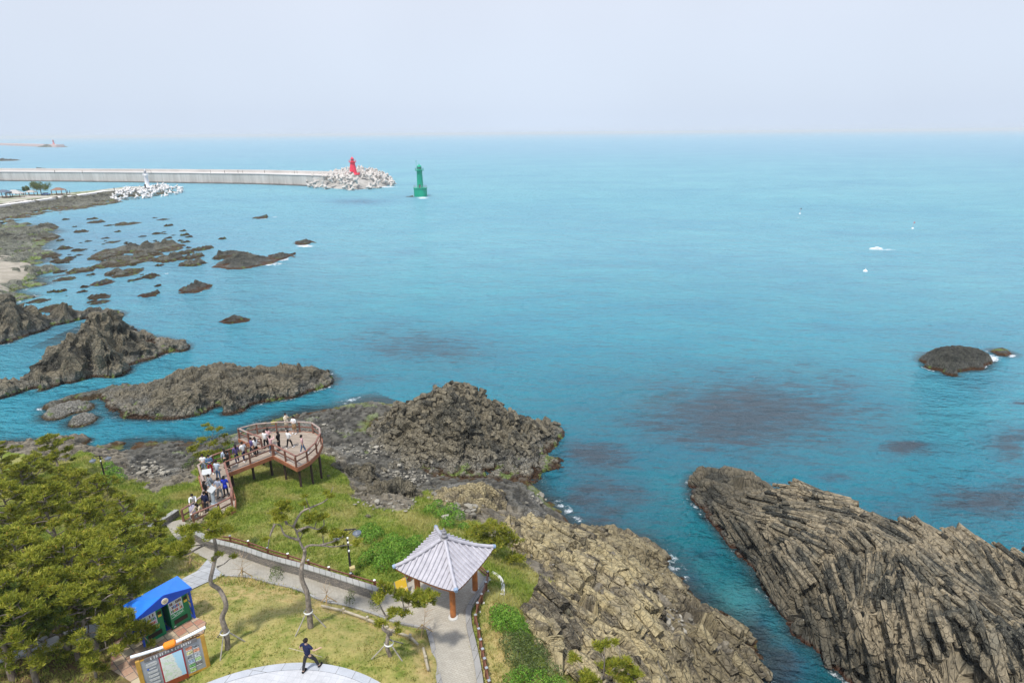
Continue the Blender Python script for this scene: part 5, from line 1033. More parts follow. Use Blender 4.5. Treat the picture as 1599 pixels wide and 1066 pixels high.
traced_pine('young candelabra pine rising between the ramp and the deck', (322,722), [(323,712),(326,700),(330,685)], .07, .03, [[(330,685),(334,670),(333,662)],[(330,685),(345,672),(346,664)],[(326,700),(310,690)]],
 [(333,658,.35),(345,668,.4),(325,673,.4),(350,682,.4),(318,690,.55),(338,692,.55),(305,700,.5),(325,706,.7),(345,704,.6),(355,695,.5),(308,716,.5),(300,706,.4)], seed=45, dens=360)
traced_pine('bushy pine right behind the pavilion roof', (765,868), [(762,855),(768,840)], .1, .05, [[(768,840),(785,830)]],
 [(745,825,.7),(765,822,.7),(785,835,.75),(800,850,.6),(775,850,.75),(795,870,.6),(780,882,.5),(735,835,.5),(805,865,.45),(756,838,.6),(790,820,.45)], seed=46, dens=330)
traced_pine('pine tips rising at the bottom edge in front of the tan cliff', (935,1110), [(938,1085),(942,1060)], .08, .05, [[(942,1060),(944,1030),(943,1014)],[(942,1060),(965,1035),(968,1012)],[(938,1070),(910,1045)]],
 [(943,1012,.2),(944,1028,.3),(967,1012,.2),(966,1030,.28),(905,1040,.3),(920,1050,.35),(950,1050,.45),(980,1045,.3),(985,1032,.2),(930,1065,.5),(975,1062,.45),(1000,1062,.3),(895,1062,.4)], seed=47, dens=700)
# low branch over the kiosk
traced_pine('low bright pine branch reaching in front of the kiosk', (150,1058), [(148,1035),(150,1018)], .08, .05, [[(150,1018),(175,1008),(200,1000),(225,993)],[(150,1018),(140,1003)]],
 [(228,995,.36),(212,990,.34),(218,1005,.32),(196,998,.34),(180,1005,.34),(160,1010,.34),(148,1000,.30),(175,990,.30),(140,1012,.28),(165,1028,.26),(160,1036,.2),(130,1002,.25),(238,1003,.2),(202,962,.3),(192,972,.36),(206,945,.22),(185,955,.36),(176,975,.38),(205,980,.28)], seed=48, dens=750)
# bushes
def bush(label, lobes, mat, seed, sz=.09, dens=2600, group=None, name='bush'):
    R = np.random.RandomState(seed); B = gp(*lobes[0][:2]); r = empty(name, B); tag(r, label, 'bush', group); Cs = []; Ns = []; b = MB()
    for (px, py, rad) in lobes:
        c = np.array(gp(px, py)-B)+np.array([0, 0, rad*.45]); n = int(dens*rad*rad); d = R.normal(size=(n, 3)); d /= np.linalg.norm(d, axis=1, keepdims=True); d[:, 2] = np.where(d[:, 2] < -.35, -d[:, 2], d[:, 2])
        q = d*rad*(R.uniform(.7, 1.0, (n, 1))**.5)*(1+.22*np.sin(d[:, :1]*7+R.rand()*6)*np.cos(d[:, 1:2]*6)); q[:, 2] *= .8; Cs.append(c+q); Ns.append(d)
        for _ in range(3): e = Vector(c+R.normal(0, rad*.35, 3)); b.tube([Vector((0, 0, 0)), Vector((c[0]*.8, c[1]*.8, c[2]-rad*.6)), e], [.025, .02, .008], 5)
    b.build('stem', M_bark, r)
    V, Fc, tn = leaves(np.concatenate(Cs), np.concatenate(Ns), R, sz); link('foliage', npmesh('foliage', V, Fc, mat, attrs={'tone': tn}), r); return r
bush('bright green bush, smaller and farther of the group left of the pavilion roof', [(578,833,.6),(568,838,.5),(590,838,.5),(578,846,.5)], M_bush, 61)
bush('large bright green bush left of the pavilion roof', [(620,868,.9),(595,872,.8),(640,862,.7),(575,878,.55),(600,888,.7),(632,884,.7),(650,850,.5),(612,850,.6)], M_bush, 62)
bush('bright green bush on the slope just above the pavilion roof', [(690,808,.6),(672,800,.5),(705,800,.6),(715,812,.6),(700,822,.6),(684,790,.45),(724,826,.4)], M_bush, 63)
bush('bright green rounded bush right of the fence and pavilion', [(790,968,.62),(778,962,.5),(802,978,.6),(812,990,.55),(785,982,.55),(775,975,.4)], M_bush, 64, sz=.075, dens=3600)
bush('mixed straggly shrub with dry patches below the bright bush at right', [(812,1008,.6),(795,1010,.55),(830,1018,.6),(805,1032,.6),(840,1040,.65),(820,1052,.6),(860,1060,.6),(850,1022,.45)], M_dull, 65, sz=.075, dens=2200)
bush('green shrub low at the bottom edge right of the path fence', [(815,1062,.5),(838,1072,.6),(800,1070,.45),(868,1082,.6)], M_bush, 66, sz=.08, dens=2600)
bush('vivid green bush beside the left street lamp', [(180,742,.65),(170,732,.55),(188,752,.6),(175,756,.6),(166,745,.5)], M_bush, 67)
bush('vivid green bush at the foot of the young pine by the ramp', [(345,712,.6),(330,718,.6),(356,708,.5),(340,722,.5),(362,702,.45)], M_bush, 68)
bush('dark green shrub low on the rocks left of the deck', [(300,722,.4),(292,730,.4),(310,728,.4)], M_dull, 69)
for i, (px, py, s, l) in enumerate([(372,738,.34,'leafy sapling shrub against the ramp, left of three'),(392,728,.34,'leafy sapling shrub against the ramp, middle of three'),(412,716,.36,'leafy sapling shrub against the ramp, right of three'),(440,712,.42,'taller leafy shrub under the inner corner of the deck'),(455,738,.4,'thin shrub under the deck point'),(299,786,.25,'small round shrub in the grass left of the ramp'),(260,790,.3,'small dark shrub in the grass below the grove'),(395,850,.3,'tufty green plant hanging on the long wall')]):
    bush(l, [(px, py, s), (px+3, py-5, s*.8), (px-2, py+4, s*.8)], M_dull, 80+i, sz=.07, dens=1500, group=None)
for i, (px, py, s, l) in enumerate([(432,905,.42,'round leafy shrub at the lawn edge left of the forked pine'),(546,944,.3,'leafy yellow green shrub beside the path right of the forked pine'),(586,952,.32,'dark leafy shrub beside the path near the contorted pine')]):
    bush(l, [(px, py, s), (px, py-8, s), (px+3, py-16, s*.8)], M_dull if i != 2 else M_pined, 90+i, sz=.07, dens=1300)
# saplings with stakes, tree braces
def sapling(label, px, py, h, seed, stake=True, leafy=0):
    R = np.random.RandomState(seed); B = gp(px, py); r = empty('sapling', B); tag(r, label, 'sapling')
    b = MB(); tp = limb(b, (0, 0, -.1), (R.normal(0, .1), R.normal(0, .1), h), .025, .008, R, .06, 6)
    for i in range(16):
        k = R.randint(2, 7); a = R.uniform(0, 6.28); L = h*R.uniform(.2, .45); e = tp[k]+Vector((math.cos(a)*L, math.sin(a)*L, L*R.uniform(.3, 1))); b.tube([tp[k], tp[k].lerp(e, .5)+Vector(R.normal(0, .03, 3)), e], [.012, .009, .004], 4)
    b.build('trunk', M_twig, r)
    if stake:
        for k in range(3): a = k*2.1+.5; b = MB(); b.tube([(.5*math.cos(a), .5*math.sin(a), -.05), (-.04*math.cos(a), -.04*math.sin(a), .62)], .022, 6); b.build('stake', M_bamboo, r)
sapling('bare staked sapling at the path corner between the S curved and forked pines', 380, 903, 1.5, 1)
sapling('bare staked sapling beside the path right of the forked pine', 512, 944, 1.2, 2)
sapling('bare staked sapling on the tan soil by the foreground curb', 660, 990, 1.3, 3)
sapling('staked sapling on straw left of the side path', 300, 885, 1.3, 4)
def brace(label, tp, feet, z=.95):
    c = gp(*tp); r = empty('tree_brace', c); tag(r, label, 'tree brace'); b = MB(); b.lathe([(.2, -.05), (.215, 0), (.2, .05)], (0, 0, z), 12, False); b.build('collar', M_white, r)
    for f in feet: q = gp(*f)-c; b = MB(); b.tube([(q.x, q.y, q.z-.1), (q.x*.12, q.y*.12, z)], .03, 7); b.build('strut', M_stake, r)
brace('timber tripod brace round the S curved pine', (356,1012), [(343,1032),(338,993),(385,1000)])
brace('timber tripod brace round the forked pine', (485,979), [(459,994),(511,979),(490,958)])
brace('timber tripod brace round the contorted pine', (609,1024), [(576,1030),(630,1032),(632,1002)], .75)
# ---- grass as fine blades
def grass():
    R = np.random.RandomState(9); n = 230000; x = R.uniform(-45, 14, n); y = R.uniform(14, 58, n); P = np.stack([x, y, 0*x], 1)
    z = TH(x, y); P[:, 2] = z; J = P.copy(); J[:, 0] += .9*fbm(P*.6, 4, 3); J[:, 1] += .9*fbm(P*.6, 4, 13); jx, jy = pixv(J); px, py = pixv(P)
    ok = inpoly(jx, jy, GRASS) & ~inpoly(px, py, PATHR+PATHL) & ((x-pc.x)**2+(y-pc.y)**2 > 7.1**2) & (px > -80) & (px < 960) & (py < 1130)
    ok &= ~inpoly(px, py, [(214,1100),(172,1046),(176,1006),(208,986),(240,1000),(300,962),(322,972),(226,1066),(225,1100)]) & ~inpoly(px, py, [(324,874),(350,898),(297,922),(216,975),(130,1001),(-60,1050),(-60,1030),(110,984),(215,945),(285,904)])
    dens_ = np.where(inpoly(px, py, [(300,905),(690,960),(690,1070),(300,1070)]), .55, .95)*np.where(py > 890, .8, 1)*np.clip(.35+1.3*vnoise(P*.8, 4), 0, 1)
    ok &= R.rand(n) < dens_; P = P[ok]; px = px[ok]; py = py[ok]; N = len(P); k = 3
    lawn = inpoly(px, py, [(300,905),(690,960),(690,1080),(300,1080)])
    hgt = np.where(lawn, .07, .16)*R.uniform(.5, 1.3, N)*(.7+.9*vnoise(P*.5, 31)); C = P[:, None]+np.concatenate([R.normal(0, .06, (N, k, 2)), np.zeros((N, k, 1))], 2)
    d = np.concatenate([R.normal(0, .5, (N, k, 2)), np.ones((N, k, 1))], 2)*hgt[:, None, None]; a = R.uniform(0, 6.28, (N, k)); s = np.stack([np.cos(a), np.sin(a), 0*a], 2)*.022
    V = np.stack([C-s, C+s, C+d], 2).reshape(-1, 3); Fc = np.arange(len(V)).reshape(-1, 3)
    st = inpoly(px, py, [(330,900),(420,898),(520,925),(600,955),(676,985),(690,1070),(320,1070),(300,960),(285,930)])*.5+inpoly(px, py, [(340,900),(420,905),(500,940),(610,972),(672,1000),(678,1066),(655,1066),(640,1000),(560,972),(480,945),(410,935),(350,935),(310,920)])*.35+inpoly(px, py, [(765,935),(800,960),(800,1070),(755,1070),(748,1000)])*.6
    t = NT('grass_blades'); p = t.pos(); n1 = t.noise(p, .28, 5, .6); n2 = t.noise(p, 1.5, 6, .65); tn = t.attr('tone')
    gr = t.mix(t.mapr(t.add(t.mul(n2, .6), t.mul(tn, .4)), .35, .65), (.13, .20, .02), (.32, .37, .06)); gr = t.mix(t.mul(t.mapr(t.add(n1, t.mul(t.add(tn, -.5), .12)), .46, .6), .85), gr, (.42, .37, .12))
    gr = t.mix(t.mul(t.attr('straw'), t.mapr(t.add(n2, t.mul(t.add(tn, -.5), .3)), .34, .6)), gr, (.52, .40, .17))
    bs = t.n('BsdfPrincipled', {'Base Color': gr, 'Roughness': .7, 'Specular IOR Level': .2}); tr = t.n('BsdfTranslucent', {'Color': gr}); ms = t.n('MixShader', {0: .3, 1: bs.outputs[0], 2: tr.outputs[0]}); t.t.links.new(ms.outputs[0], t.out.inputs[0])
    o = link('grass', npmesh('grass', V, Fc, t.mat, attrs={'tone': np.repeat(R.rand(N), k*3), 'straw': np.repeat(np.clip(st, 0, 1), k*3)})); tag(o, 'short green and straw coloured grass on the headland', 'grass', kind='stuff')
grass()
# boulders and pale stones on the shore platforms
def stones():
    R = np.random.RandomState(4); protos = []
    V = []; Fs = []; cl = []; nb = 0
    spots = [(235,735,30,14,60,.16),(560,705,60,12,90,.09),(640,745,40,10,120,.09),(600,790,60,10,40,.10),(690,775,22,10,16,.18),(880,850,60,24,90,.13),(900,880,30,30,60,.12),(1040,960,70,45,120,.10),(960,1050,60,10,40,.14),(730,790,30,20,60,.17),(480,672,50,8,40,.1),(850,775,20,20,30,.12)]
    for (cx, cy, rx, ry, n, s) in spots:
        for _ in range(n):
            q = gp(cx+R.normal(0, rx*.5), cy+R.normal(0, ry*.5)); bm = bmesh.new(); bmesh.ops.create_icosphere(bm, subdivisions=1, radius=1); sc = s*R.lognormal(0, .45)*np.array([R.uniform(.8, 1.4), R.uniform(.7, 1.1), R.uniform(.45, .8)]); rt = Matrix.Rotation(R.uniform(0, 6), 3, 'Z')
            if q.z < .05: bm.free(); continue
            vv = [tuple(rt@Vector(np.array(v.co)*sc*R.uniform(.75, 1.2))+q+Vector((0, 0, sc[2]*.7+.12))) for v in bm.verts]; V += vv; Fs += [[v.index+nb for v in f.verts] for f in bm.faces]; nb += len(vv); cl += [R.rand()]*len(vv); bm.free()
    t = NT('pale_stones'); c = t.attr('cell'); n = t.noise(t.pos(), 5, 4); m = t.bsdf(t.mix(t.add(t.mul(c, .8), t.mul(n, .2)), (.09, .08, .06), (.36, .33, .27)), .9, t.bump(t.noise(t.pos(), 14, 4), .6, .03))
    tag(link('loose_stones', npmesh('loose_stones', V, Fs, m, attrs={'cell': cl})), 'loose stones strewn over the shore rocks', 'stones', kind='stuff')
stones()
# ============================================================ PEOPLE
SKIN = simple('skin', (.52, .33, .23), .55, .08, 3, 0); SKIN2 = SKIN
CL = {}
def cloth(n, c, **k):
    if n not in CL: CL[n] = simple('cloth_'+n, c, .85, .14, 6, .3, 25, spec=.2, **k)
    return CL[n]
C_ = dict(white=(.72,.72,.72), cream=(.70,.62,.48), black=(.012,.012,.014), navy=(.015,.02,.06), pink=(.62,.38,.38), jeans=(.08,.13,.22), ljeans=(.32,.42,.52), tan=(.38,.24,.12), purple=(.10,.08,.2), blue=(.02,.04,.42), red=(.30,.01,.03), grey=(.22,.24,.26), bgrey=(.28,.31,.40), lblue=(.45,.52,.62), denim=(.10,.17,.30), beige=(.5,.42,.32), charcoal=(.035,.035,.04), lgrey=(.5,.5,.52))
def skinmesh(name, verts, edges, radii, mats, parent, sub=1):
    me = bpy.data.meshes.new(name); me.from_pydata([tuple(v) for v in verts], edges, []); o = bpy.data.objects.new(name, me); COL.objects.link(o)
    m = o.modifiers.new('s', 'SKIN'); m.use_smooth_shade = True; m.branch_smoothing = .3
    sv = me.skin_vertices[0].data
    for i, r in enumerate(radii): sv[i].radius = (r, r) if not isinstance(r, tuple) else r
    sv[0].use_root = True
    if sub: ms = o.modifiers.new('u', 'SUBSURF'); ms.levels = ms.render_levels = sub
    dg = bpy.context.evaluated_depsgraph_get(); nm = bpy.data.meshes.new_from_object(o.evaluated_get(dg)); bpy.data.objects.remove(o); bpy.data.meshes.remove(me)
    nm.name = name; nm.materials.clear(); nm.materials.append(mats); return link(name, nm, parent)
def person(loc, rz, label, top='white', bottom='black', hair='short', legs=(0, 0), arms='down', coat=0.0, skirt=False, lean=0.0, H=1.70, sleeve=.5, shoe='black', sit=False, cap=None, simple_=False, crouch=0.0, wide=1.0, group=None):
    """faces -y in its own frame; legs = forward swing of left, right foot"""
    r = empty('person', loc, rz); tag(r, label, 'person', group); s = H/1.7; V = lambda x, y, z: Vector((x*s, y*s, z*s))
    hz = .93-crouch
    if sit: hz = .50
    ln = lambda z: -(z-hz)*math.tan(lean) if z > hz else 0
    pel = V(0, 0, hz); wst = V(0, ln(hz+.17), hz+.17); che = V(0, ln(hz+.38), hz+.38); nek = V(0, ln(hz+.54), hz+.54); chin = V(0, ln(hz+.60)-.01*s, hz+.60); hd = V(0, ln(hz+.69)-.02*s, hz+.69); crn = V(0, ln(hz+.765)-.015*s, hz+.765)
    vs = [pel, wst, che, nek, chin, hd, crn]; ed = [(0, 1), (1, 2), (2, 3), (3, 4), (4, 5), (5, 6)]; rd = [(.12*s, .085*s), (.10*s, .07*s), (.115*s, .075*s), .055*s, .065*s, (.078*s, .095*s), (.055*s, .07*s)]
    LG = []; AR = []
    for sd_, ft in ((-1, legs[0]), (1, legs[1])):
        x = sd_*.09
        if sit: hip = V(x, 0, hz-.04); kn = V(x*1.2, -.42, hz+.02); an = V(x*1.2, -.46, .09)
        else: hip = V(x, 0, hz-.06); kn = V(x*1.25*wide, -ft*.55-.03-crouch*.6, hz*.53+.02); an = V(x*1.5*wide, -ft+.02, .09)
        toe = an+V(sd_*.02, -.15, -.05)
        LG.append((hip, kn, an, toe)); b0 = len(vs); vs += [hip, kn, an, toe]; ed += [(0, b0), (b0, b0+1), (b0+1, b0+2), (b0+2, b0+3)]; rd += [.088*s, .058*s, .04*s, (.042*s, .03*s)]
    sh = nek.z-.06*s
    for k, sd_ in enumerate((-1, 1)):
        mode = arms if isinstance(arms, str) else arms[k]; so_ = Vector((sd_*.185*s, nek.y, sh))
        if mode == 'down': el = so_+V(sd_*.06, .03, -.27); ha = el+V(sd_*.01, -.05, -.24)
        elif mode == 'fold': el = so_+V(sd_*.06, -.02, -.26); ha = el+V(-sd_*.16, -.17, .03)
        elif mode == 'phone': el = so_+V(sd_*.07, -.04, -.25); ha = el+V(-sd_*.14, -.18, .16)
        elif mode == 'up': el = so_+V(sd_*.17, -.10, .03); ha = el+V(-sd_*.14, -.10, .18)
        elif mode == 'hip': el = so_+V(sd_*.16, .05, -.22); ha = el+V(-sd_*.13, -.08, -.12)
        elif mode == 'back': el = so_+V(sd_*.09, .10, -.25); ha = el+V(-sd_*.16, .06, -.13)
        elif mode == 'fwd': el = so_+V(sd_*.03, -.16, -.20); ha = el+V(-sd_*.03, -.20, -.04)
        elif mode == 'side': el = so_+V(sd_*.16, -.02, -.20); ha = el+V(sd_*.10, -.16, .0)
        AR.append((so_, el, ha)); b0 = len(vs); vs += [so_, el, ha]; ed += [(2, b0), (b0, b0+1), (b0+1, b0+2)]; rd += [.05*s, .036*s, .026*s]
        d = (ha-el).normalized(); palm = ha+d*.07*s; vs.append(palm); ed.append((b0+2, b0+3)); rd.append((.03*s, .018*s))
        if not simple_:
            w = d.cross(Vector((0, 0, 1))); w = w.normalized() if w.length > .1 else Vector((1, 0, 0)); nn = d.cross(w)
            for q, L in ((-.027, .062), (-.009, .075), (.009, .07), (.027, .055)):
                a = len(vs); p1 = palm+d*.02*s+w*q*s; vs += [p1, p1+d*L*.55*s+nn*.008*s, p1+d*L*s+nn*.03*s]; ed += [(b0+3, a), (a, a+1), (a+1, a+2)]; rd += [.0095*s, .0085*s, .007*s]
            a = len(vs); p1 = ha+d*.03*s-w*.035*s; vs += [p1, p1+d*.045*s-w*.02*s+nn*.01*s]; ed += [(b0+3, a), (a, a+1)]; rd += [.011*s, .009*s]
    body = skinmesh('body', vs, ed, rd, SKIN, r, 1)
    # face: nose
    # clothing
    tp = cloth(top, C_[top]); bt = cloth(bottom, C_[bottom])
    e1 = sleeve; f = lambda a, c, t_: a+(c-a)*t_
    vs = [V(0, 0, hz-.10), wst, che, Vector((nek.x, nek.y, nek.z-.015*s))]; ed = [(0, 1), (1, 2), (2, 3)]; rd = [(.165*s, .13*s), (.155*s, .12*s), (.185*s, .128*s), .08*s]
    for so_, el, ha in AR:
        b0 = len(vs); 
        if e1 <= .5: q = [so_, f(so_, el, e1*1.8)]; rr = [.066*s, .056*s]
        else: q = [so_, el, f(el, ha, (e1-.5)*1.85)]; rr = [.066*s, .052*s, .040*s]
        vs += q; rd += rr; ed.append((2, b0)); ed += [(b0+i, b0+i+1) for i in range(len(q)-1)]
    skinmesh('shirt', vs, ed, rd, tp, r, 1)
    if coat or skirt:
        b = MB(); z1 = hz+.08; z0 = hz-(coat or .42); n = 14
        b.lathe([(.145*s, z1*s), (.165*s, (hz-.05)*s), (.20*s, z0*s), (.18*s, z0*s)], (0, 0, 0), n, True); b.build('coat_skirt' if coat else 'skirt', tp if coat else bt, r, True)
    vs = [V(0, 0, hz+.08), V(0, 0, hz-.05)]; ed = [(0, 1)]; rd = [(.140*s, .110*s), (.140*s, .115*s)]
    for hip, kn, an, toe in LG:
        b0 = len(vs); vs += [hip, kn, f(kn, an, .93)]; ed += [(1, b0), (b0, b0+1), (b0+1, b0+2)]; rd += [.102*s, .073*s, .056*s]
    if not skirt: skinmesh('trousers', vs, ed, rd, bt, r, 1)
    for hip, kn, an, toe in LG:
        b = MB(); c = (an+toe)/2; b.box((c.x, c.y-.015*s, .045*s if not sit else c.z), (.095*s, .27*s, .085*s), None, .02*s); b.build('shoe', cloth('shoe_'+shoe, C_[shoe]), r)
    hm = cloth('hair', (.018, .014, .012)) if not cap else cloth(cap, C_[cap])
    b = MB(); b.ball((hd.x, hd.y+.022*s, hd.z+.03*s), .108*s, 12, (.90, 1.0, 1.0))
    if hair == 'long':
        b.tube([(hd.x, hd.y+.05*s, hd.z+.03*s), (hd.x, hd.y+.085*s, hd.z-.12*s), (hd.x, hd.y+.10*s, hd.z-.28*s)], [.085*s, .088*s, .045*s], 10)
    elif hair == 'bob': b.tube([(hd.x, hd.y+.045*s, hd.z+.02*s), (hd.x, hd.y+.06*s, hd.z-.10*s)], [.098*s, .095*s], 10)
    b.build('hair', hm, r, True)
    if not simple_:
        b = MB(); b.ball((hd.x, hd.y-.098*s, hd.z-.012*s), .017*s, 6, (.8, 1, 1.3)); b.build('nose', SKIN, r, True)
        for sx in (-1, 1): b = MB(); b.ball((hd.x+sx*.031*s, hd.y-.085*s, hd.z+.018*s), .011*s, 6); b.build('eye', cloth('eyes', (.01, .01, .01)), r)
        b = MB(); b.box((hd.x, hd.y-.088*s, hd.z-.055*s), (.04*s, .012*s, .01*s)); b.build('mouth', cloth('lips', (.35, .12, .1)), r)
    return r, AR
D = lambda px, py, z=DZ: Vector(at(px, py, z))
# rz: 0 faces the viewer (-y), PI faces away
person(D(448.5,671.5), 1.2, 'person in a long cream coat reading a phone at the far deck rail', 'cream', 'black', 'short', arms='phone', coat=.42, sleeve=1, shoe='white')
person(D(460.7,676.5), -.3, 'long haired person in a pale top and wide tan trousers at the far deck rail', 'white', 'tan', 'long', arms='fold', skirt=True, sleeve=.8, shoe='white')
person(D(416,700), 2.9, 'person in white shirt and black trousers, leftmost standing on the round deck', 'white', 'black', 'short', arms='fwd', legs=(.12,-.05), sleeve=.6)
person(D(421,696), 2.8, 'person in a pink top half hidden behind the one with raised arms', 'pink', 'charcoal', 'bob', arms='fwd', sleeve=.8)
person(D(425,708), 2.6, 'person in a pink sweater and jeans with both arms raised to the head', 'pink', 'jeans', 'bob', arms='up', sleeve=1, legs=(.05,-.08), shoe='white')
person(D(437,702), -1.9, 'person dressed all in black standing sideways in the middle of the deck', 'black', 'black', 'bob', arms='fold', legs=(.06,-.06), sleeve=.5)
person(D(452.6,699.5), 2.7, 'person in a white shirt and black trousers, legs spread, mid deck', 'white', 'black', 'short', arms='phone', legs=(.22,-.18), sleeve=.9, shoe='white')
person(D(473.7,707.5), 1.9, 'person in a pink shirt and jeans walking alone at the right of the deck', 'pink', 'jeans', 'bob', legs=(.25,-.2), shoe='white')
person(D(395,711.5), -.8, 'person in a purple striped top where the ramp meets the round deck', 'purple', 'charcoal', 'short', legs=(.1,-.1), sleeve=.7)
person(D(401.4,711), -2.3, 'long haired person in a white shirt stepping onto the round deck', 'white', 'black', 'long', arms='fwd', legs=(.1,-.1), sleeve=.9)
person(D(381.9,719), -2.2, 'person in a white shirt striding up the ramp in dark trousers', 'white', 'navy', 'short', legs=(.28,-.25), sleeve=.5, arms='down', shoe='white')
person(D(371.3,723), -2.4, 'long haired person in a navy top on the ramp behind the striding one', 'purple', 'navy', 'long', legs=(.15,-.12), sleeve=.9, shoe='white')
person(D(354,730), -2.5, 'person in a pale blue top at the bend of the ramp behind a black cardigan', 'lblue', 'charcoal', 'long', sleeve=.9)
person(D(358,733), -.6, 'person in a black cardigan carrying something white at the bend of the ramp', 'black', 'black', 'bob', arms='fold', sleeve=1)
person(D(320.7,739), .1, 'person in a white tee and pale jeans at the upper end of the wide ramp', 'white', 'ljeans', 'short', arms='fold', legs=(.05,0), sleeve=.45)
person(D(330,740), .5, 'person in a denim jacket and deep red trousers near the ramp bend', 'denim', 'red', 'long', arms='fold', sleeve=1, shoe='white')
person(D(342,749), 3.0, 'person in a pale blue shirt and jeans seen from behind above the stands', 'lblue', 'jeans', 'short', arms='phone', sleeve=.5)
person(D(335.5,771), -1.2, 'grey haired person in a grey top bending over the lower stand', 'grey', 'grey', 'short', arms='fwd', sleeve=.9, lean=.3)
person(D(344.5,777.5), 3.0, 'person in a grey blue shirt and grey jeans seen from behind on the ramp', 'bgrey', 'grey', 'short', arms='back', legs=(.1,-.08), sleeve=.6)
person(D(354,774.5), -2.9, 'person in a bright blue coat and black tights at the ramp rail', 'blue', 'black', 'bob', arms='fold', coat=.2, sleeve=1)
person(D(324,783), 2.6, 'long haired person in black beside the lower stand', 'black', 'black', 'long', arms='fold', sleeve=.5)
person(D(324,800), 2.9, 'person in a dark navy top low on the ramp near the entrance', 'navy', 'charcoal', 'short', arms='down', sleeve=.9)
person(D(306,800), .4, 'person in a white shirt leaning over the pushchair at the ramp entrance', 'white', 'black', 'short', arms='fwd', sleeve=.9, lean=.45)
person(D(318,808), -.4, 'person in beige crouching beside the pushchair at the ramp entrance', 'beige', 'beige', 'long', arms='fwd', sleeve=.9, crouch=.32, lean=.5)
# pushchair
def pushchair():
    p = D(303,809); r = empty('pushchair', p, .5); tag(r, 'pushchair with a lilac grey hood and white seat at the ramp entrance', 'pushchair')
    lg = cloth('hood', (.32, .29, .36)); 
    for x in (-.2, .2):
        for y in (-.28, .28):
            b = MB(); b.tube([(x-.02, y, .11), (x+.02, y, .11)], .1, 12); b.build('wheel', M_dark, r)
    b = MB()
    for x in (-.2, .2): b.tube([(x, -.28, .11), (x, .05, .5), (x, .38, .98)], .014, 6); b.tube([(x, .28, .11), (x, 0, .5)], .014, 6)
    b.tube([(-.2, .38, .98), (.2, .38, .98)], .018, 6); b.build('frame', M_grey, r)
    b = MB(); b.box((0, -.02, .45), (.34, .4, .1), None, .03); b.box((0, .17, .65), (.34, .08, .4), Matrix.Rotation(-.3, 3, 'X'), .03); b.build('seat', M_white, r)
    b = MB(); vs = []; fs = []
    for i in range(7):
        a = -.2+i*.33
        for x in (-.19, -.1, 0, .1, .19): vs.append((x, .18-.33*math.sin(a)*1.0, .66+.33*math.cos(a)-.06*(x/.19)**2))
    for i in range(6):
        for j in range(4): k = i*5+j; fs.append((k, k+1, k+6, k+5))
    b.add(vs, fs); b.build('hood', lg, r)
pushchair()
# the man with the stick on the plaza
mp_ = Vector(at(484,1047.5,10.085)); M1, AR = person(mp_, 2.75, 'person in a navy polo shirt and dark trousers striding on the pale plaza', 'navy', 'charcoal', 'short', arms=('side','hip'), legs=(.34,-.16), sleeve=.4, H=1.74, wide=1.5)
b = MB(); hnd = M1.matrix_basis @ Vector((0,0,0)); Rz_ = Matrix.Rotation(2.75, 3, 'Z')
h1 = mp_+Rz_@(AR[1][2]); h2 = mp_+Rz_@(AR[0][2]); e1_ = Vector(vplane(451,1011,mp_)); e2_ = Vector(vplane(503,1025,mp_))
b.tube([e1_-mp_, e2_-mp_], .014, 6); o = b.build('walking_stick', simple('pale_cane', (.55, .45, .3), .5)); o.location = mp_; tag(o, 'thin pale stick held across the back of the person on the plaza', 'stick')
# ============================================================ HARBOUR
M_sea_conc = simple('breakwater_concrete', (.50, .47, .44), .9, .14, .05, .3, .6)
t = NT('breakwater_wall'); p = t.pos(); n = t.noise(t.scale(p, .15, .15, .02), 1, 5, .7); z = t.sep(p, 2); x = t.sep(p, 0)
c = t.mix(t.mapr(n, .35, .65), (.36, .34, .31), (.56, .53, .49)); c = t.mix(t.mapr(t.add(z, t.mul(n, 1.2)), 1.6, .9), c, (.10, .09, .085))
fr = t.math('FRACT', t.mul(x, .1)); c = t.mix(t.mul(t.mapr(fr, .04, .02), .35), c, (.2, .19, .18)); M_bw = t.bsdf(c, .9)
def pm(name, poly, z0, z1, mat, par=None): b = MB(); b.prism(poly, z0, z1); return b.build(name, mat, par)
P2_ = lambda px, py, z=0: tuple(at(px, py, z)[:2])
# main breakwater
fr_ = [P2_(-260,280,0), P2_(0,282.5,0), P2_(200,284.5,0), P2_(400,287.5,0), P2_(470,290,0), P2_(500,291,0)]
def offs(L, d): 
    o = []
    for i, p in enumerate(L):
        a = np.array(L[max(i-1, 0)]); c = np.array(L[min(i+1, len(L)-1)]); v = (c-a)/np.linalg.norm(c-a); o.append((p[0]-v[1]*d, p[1]+v[0]*d))
    return o
fr_.append(tuple(np.array(fr_[-1])+(np.array(fr_[-1])-np.array(fr_[-2]))/np.linalg.norm(np.array(fr_[-1])-np.array(fr_[-2]))*22))
bk = offs(fr_, 16); bw = empty('breakwater', (fr_[3][0], fr_[3][1], 0)); tag(bw, 'long pale concrete breakwater ending at the red lighthouse', 'breakwater')
def rel(L, o=bw): return [(p[0]-o.location.x, p[1]-o.location.y) for p in L]
pm('wall', rel(fr_+bk[::-1]), -3, 6.6, M_bw, bw); pm('deck', rel(offs(fr_, -.35)+offs(fr_, 16.3)[::-1]), 6.6, 6.95, M_sea_conc, bw)
pm('parapet', rel(offs(fr_, 12)+offs(fr_, 14.5)[::-1]), 6.95, 8.6, M_sea_conc, bw); pm('footing', rel(offs(fr_, -2.2)+offs(fr_, 0)[::-1]), -3, .55, simple('wet_concrete', (.12, .11, .10), .6, .3, .2), bw)
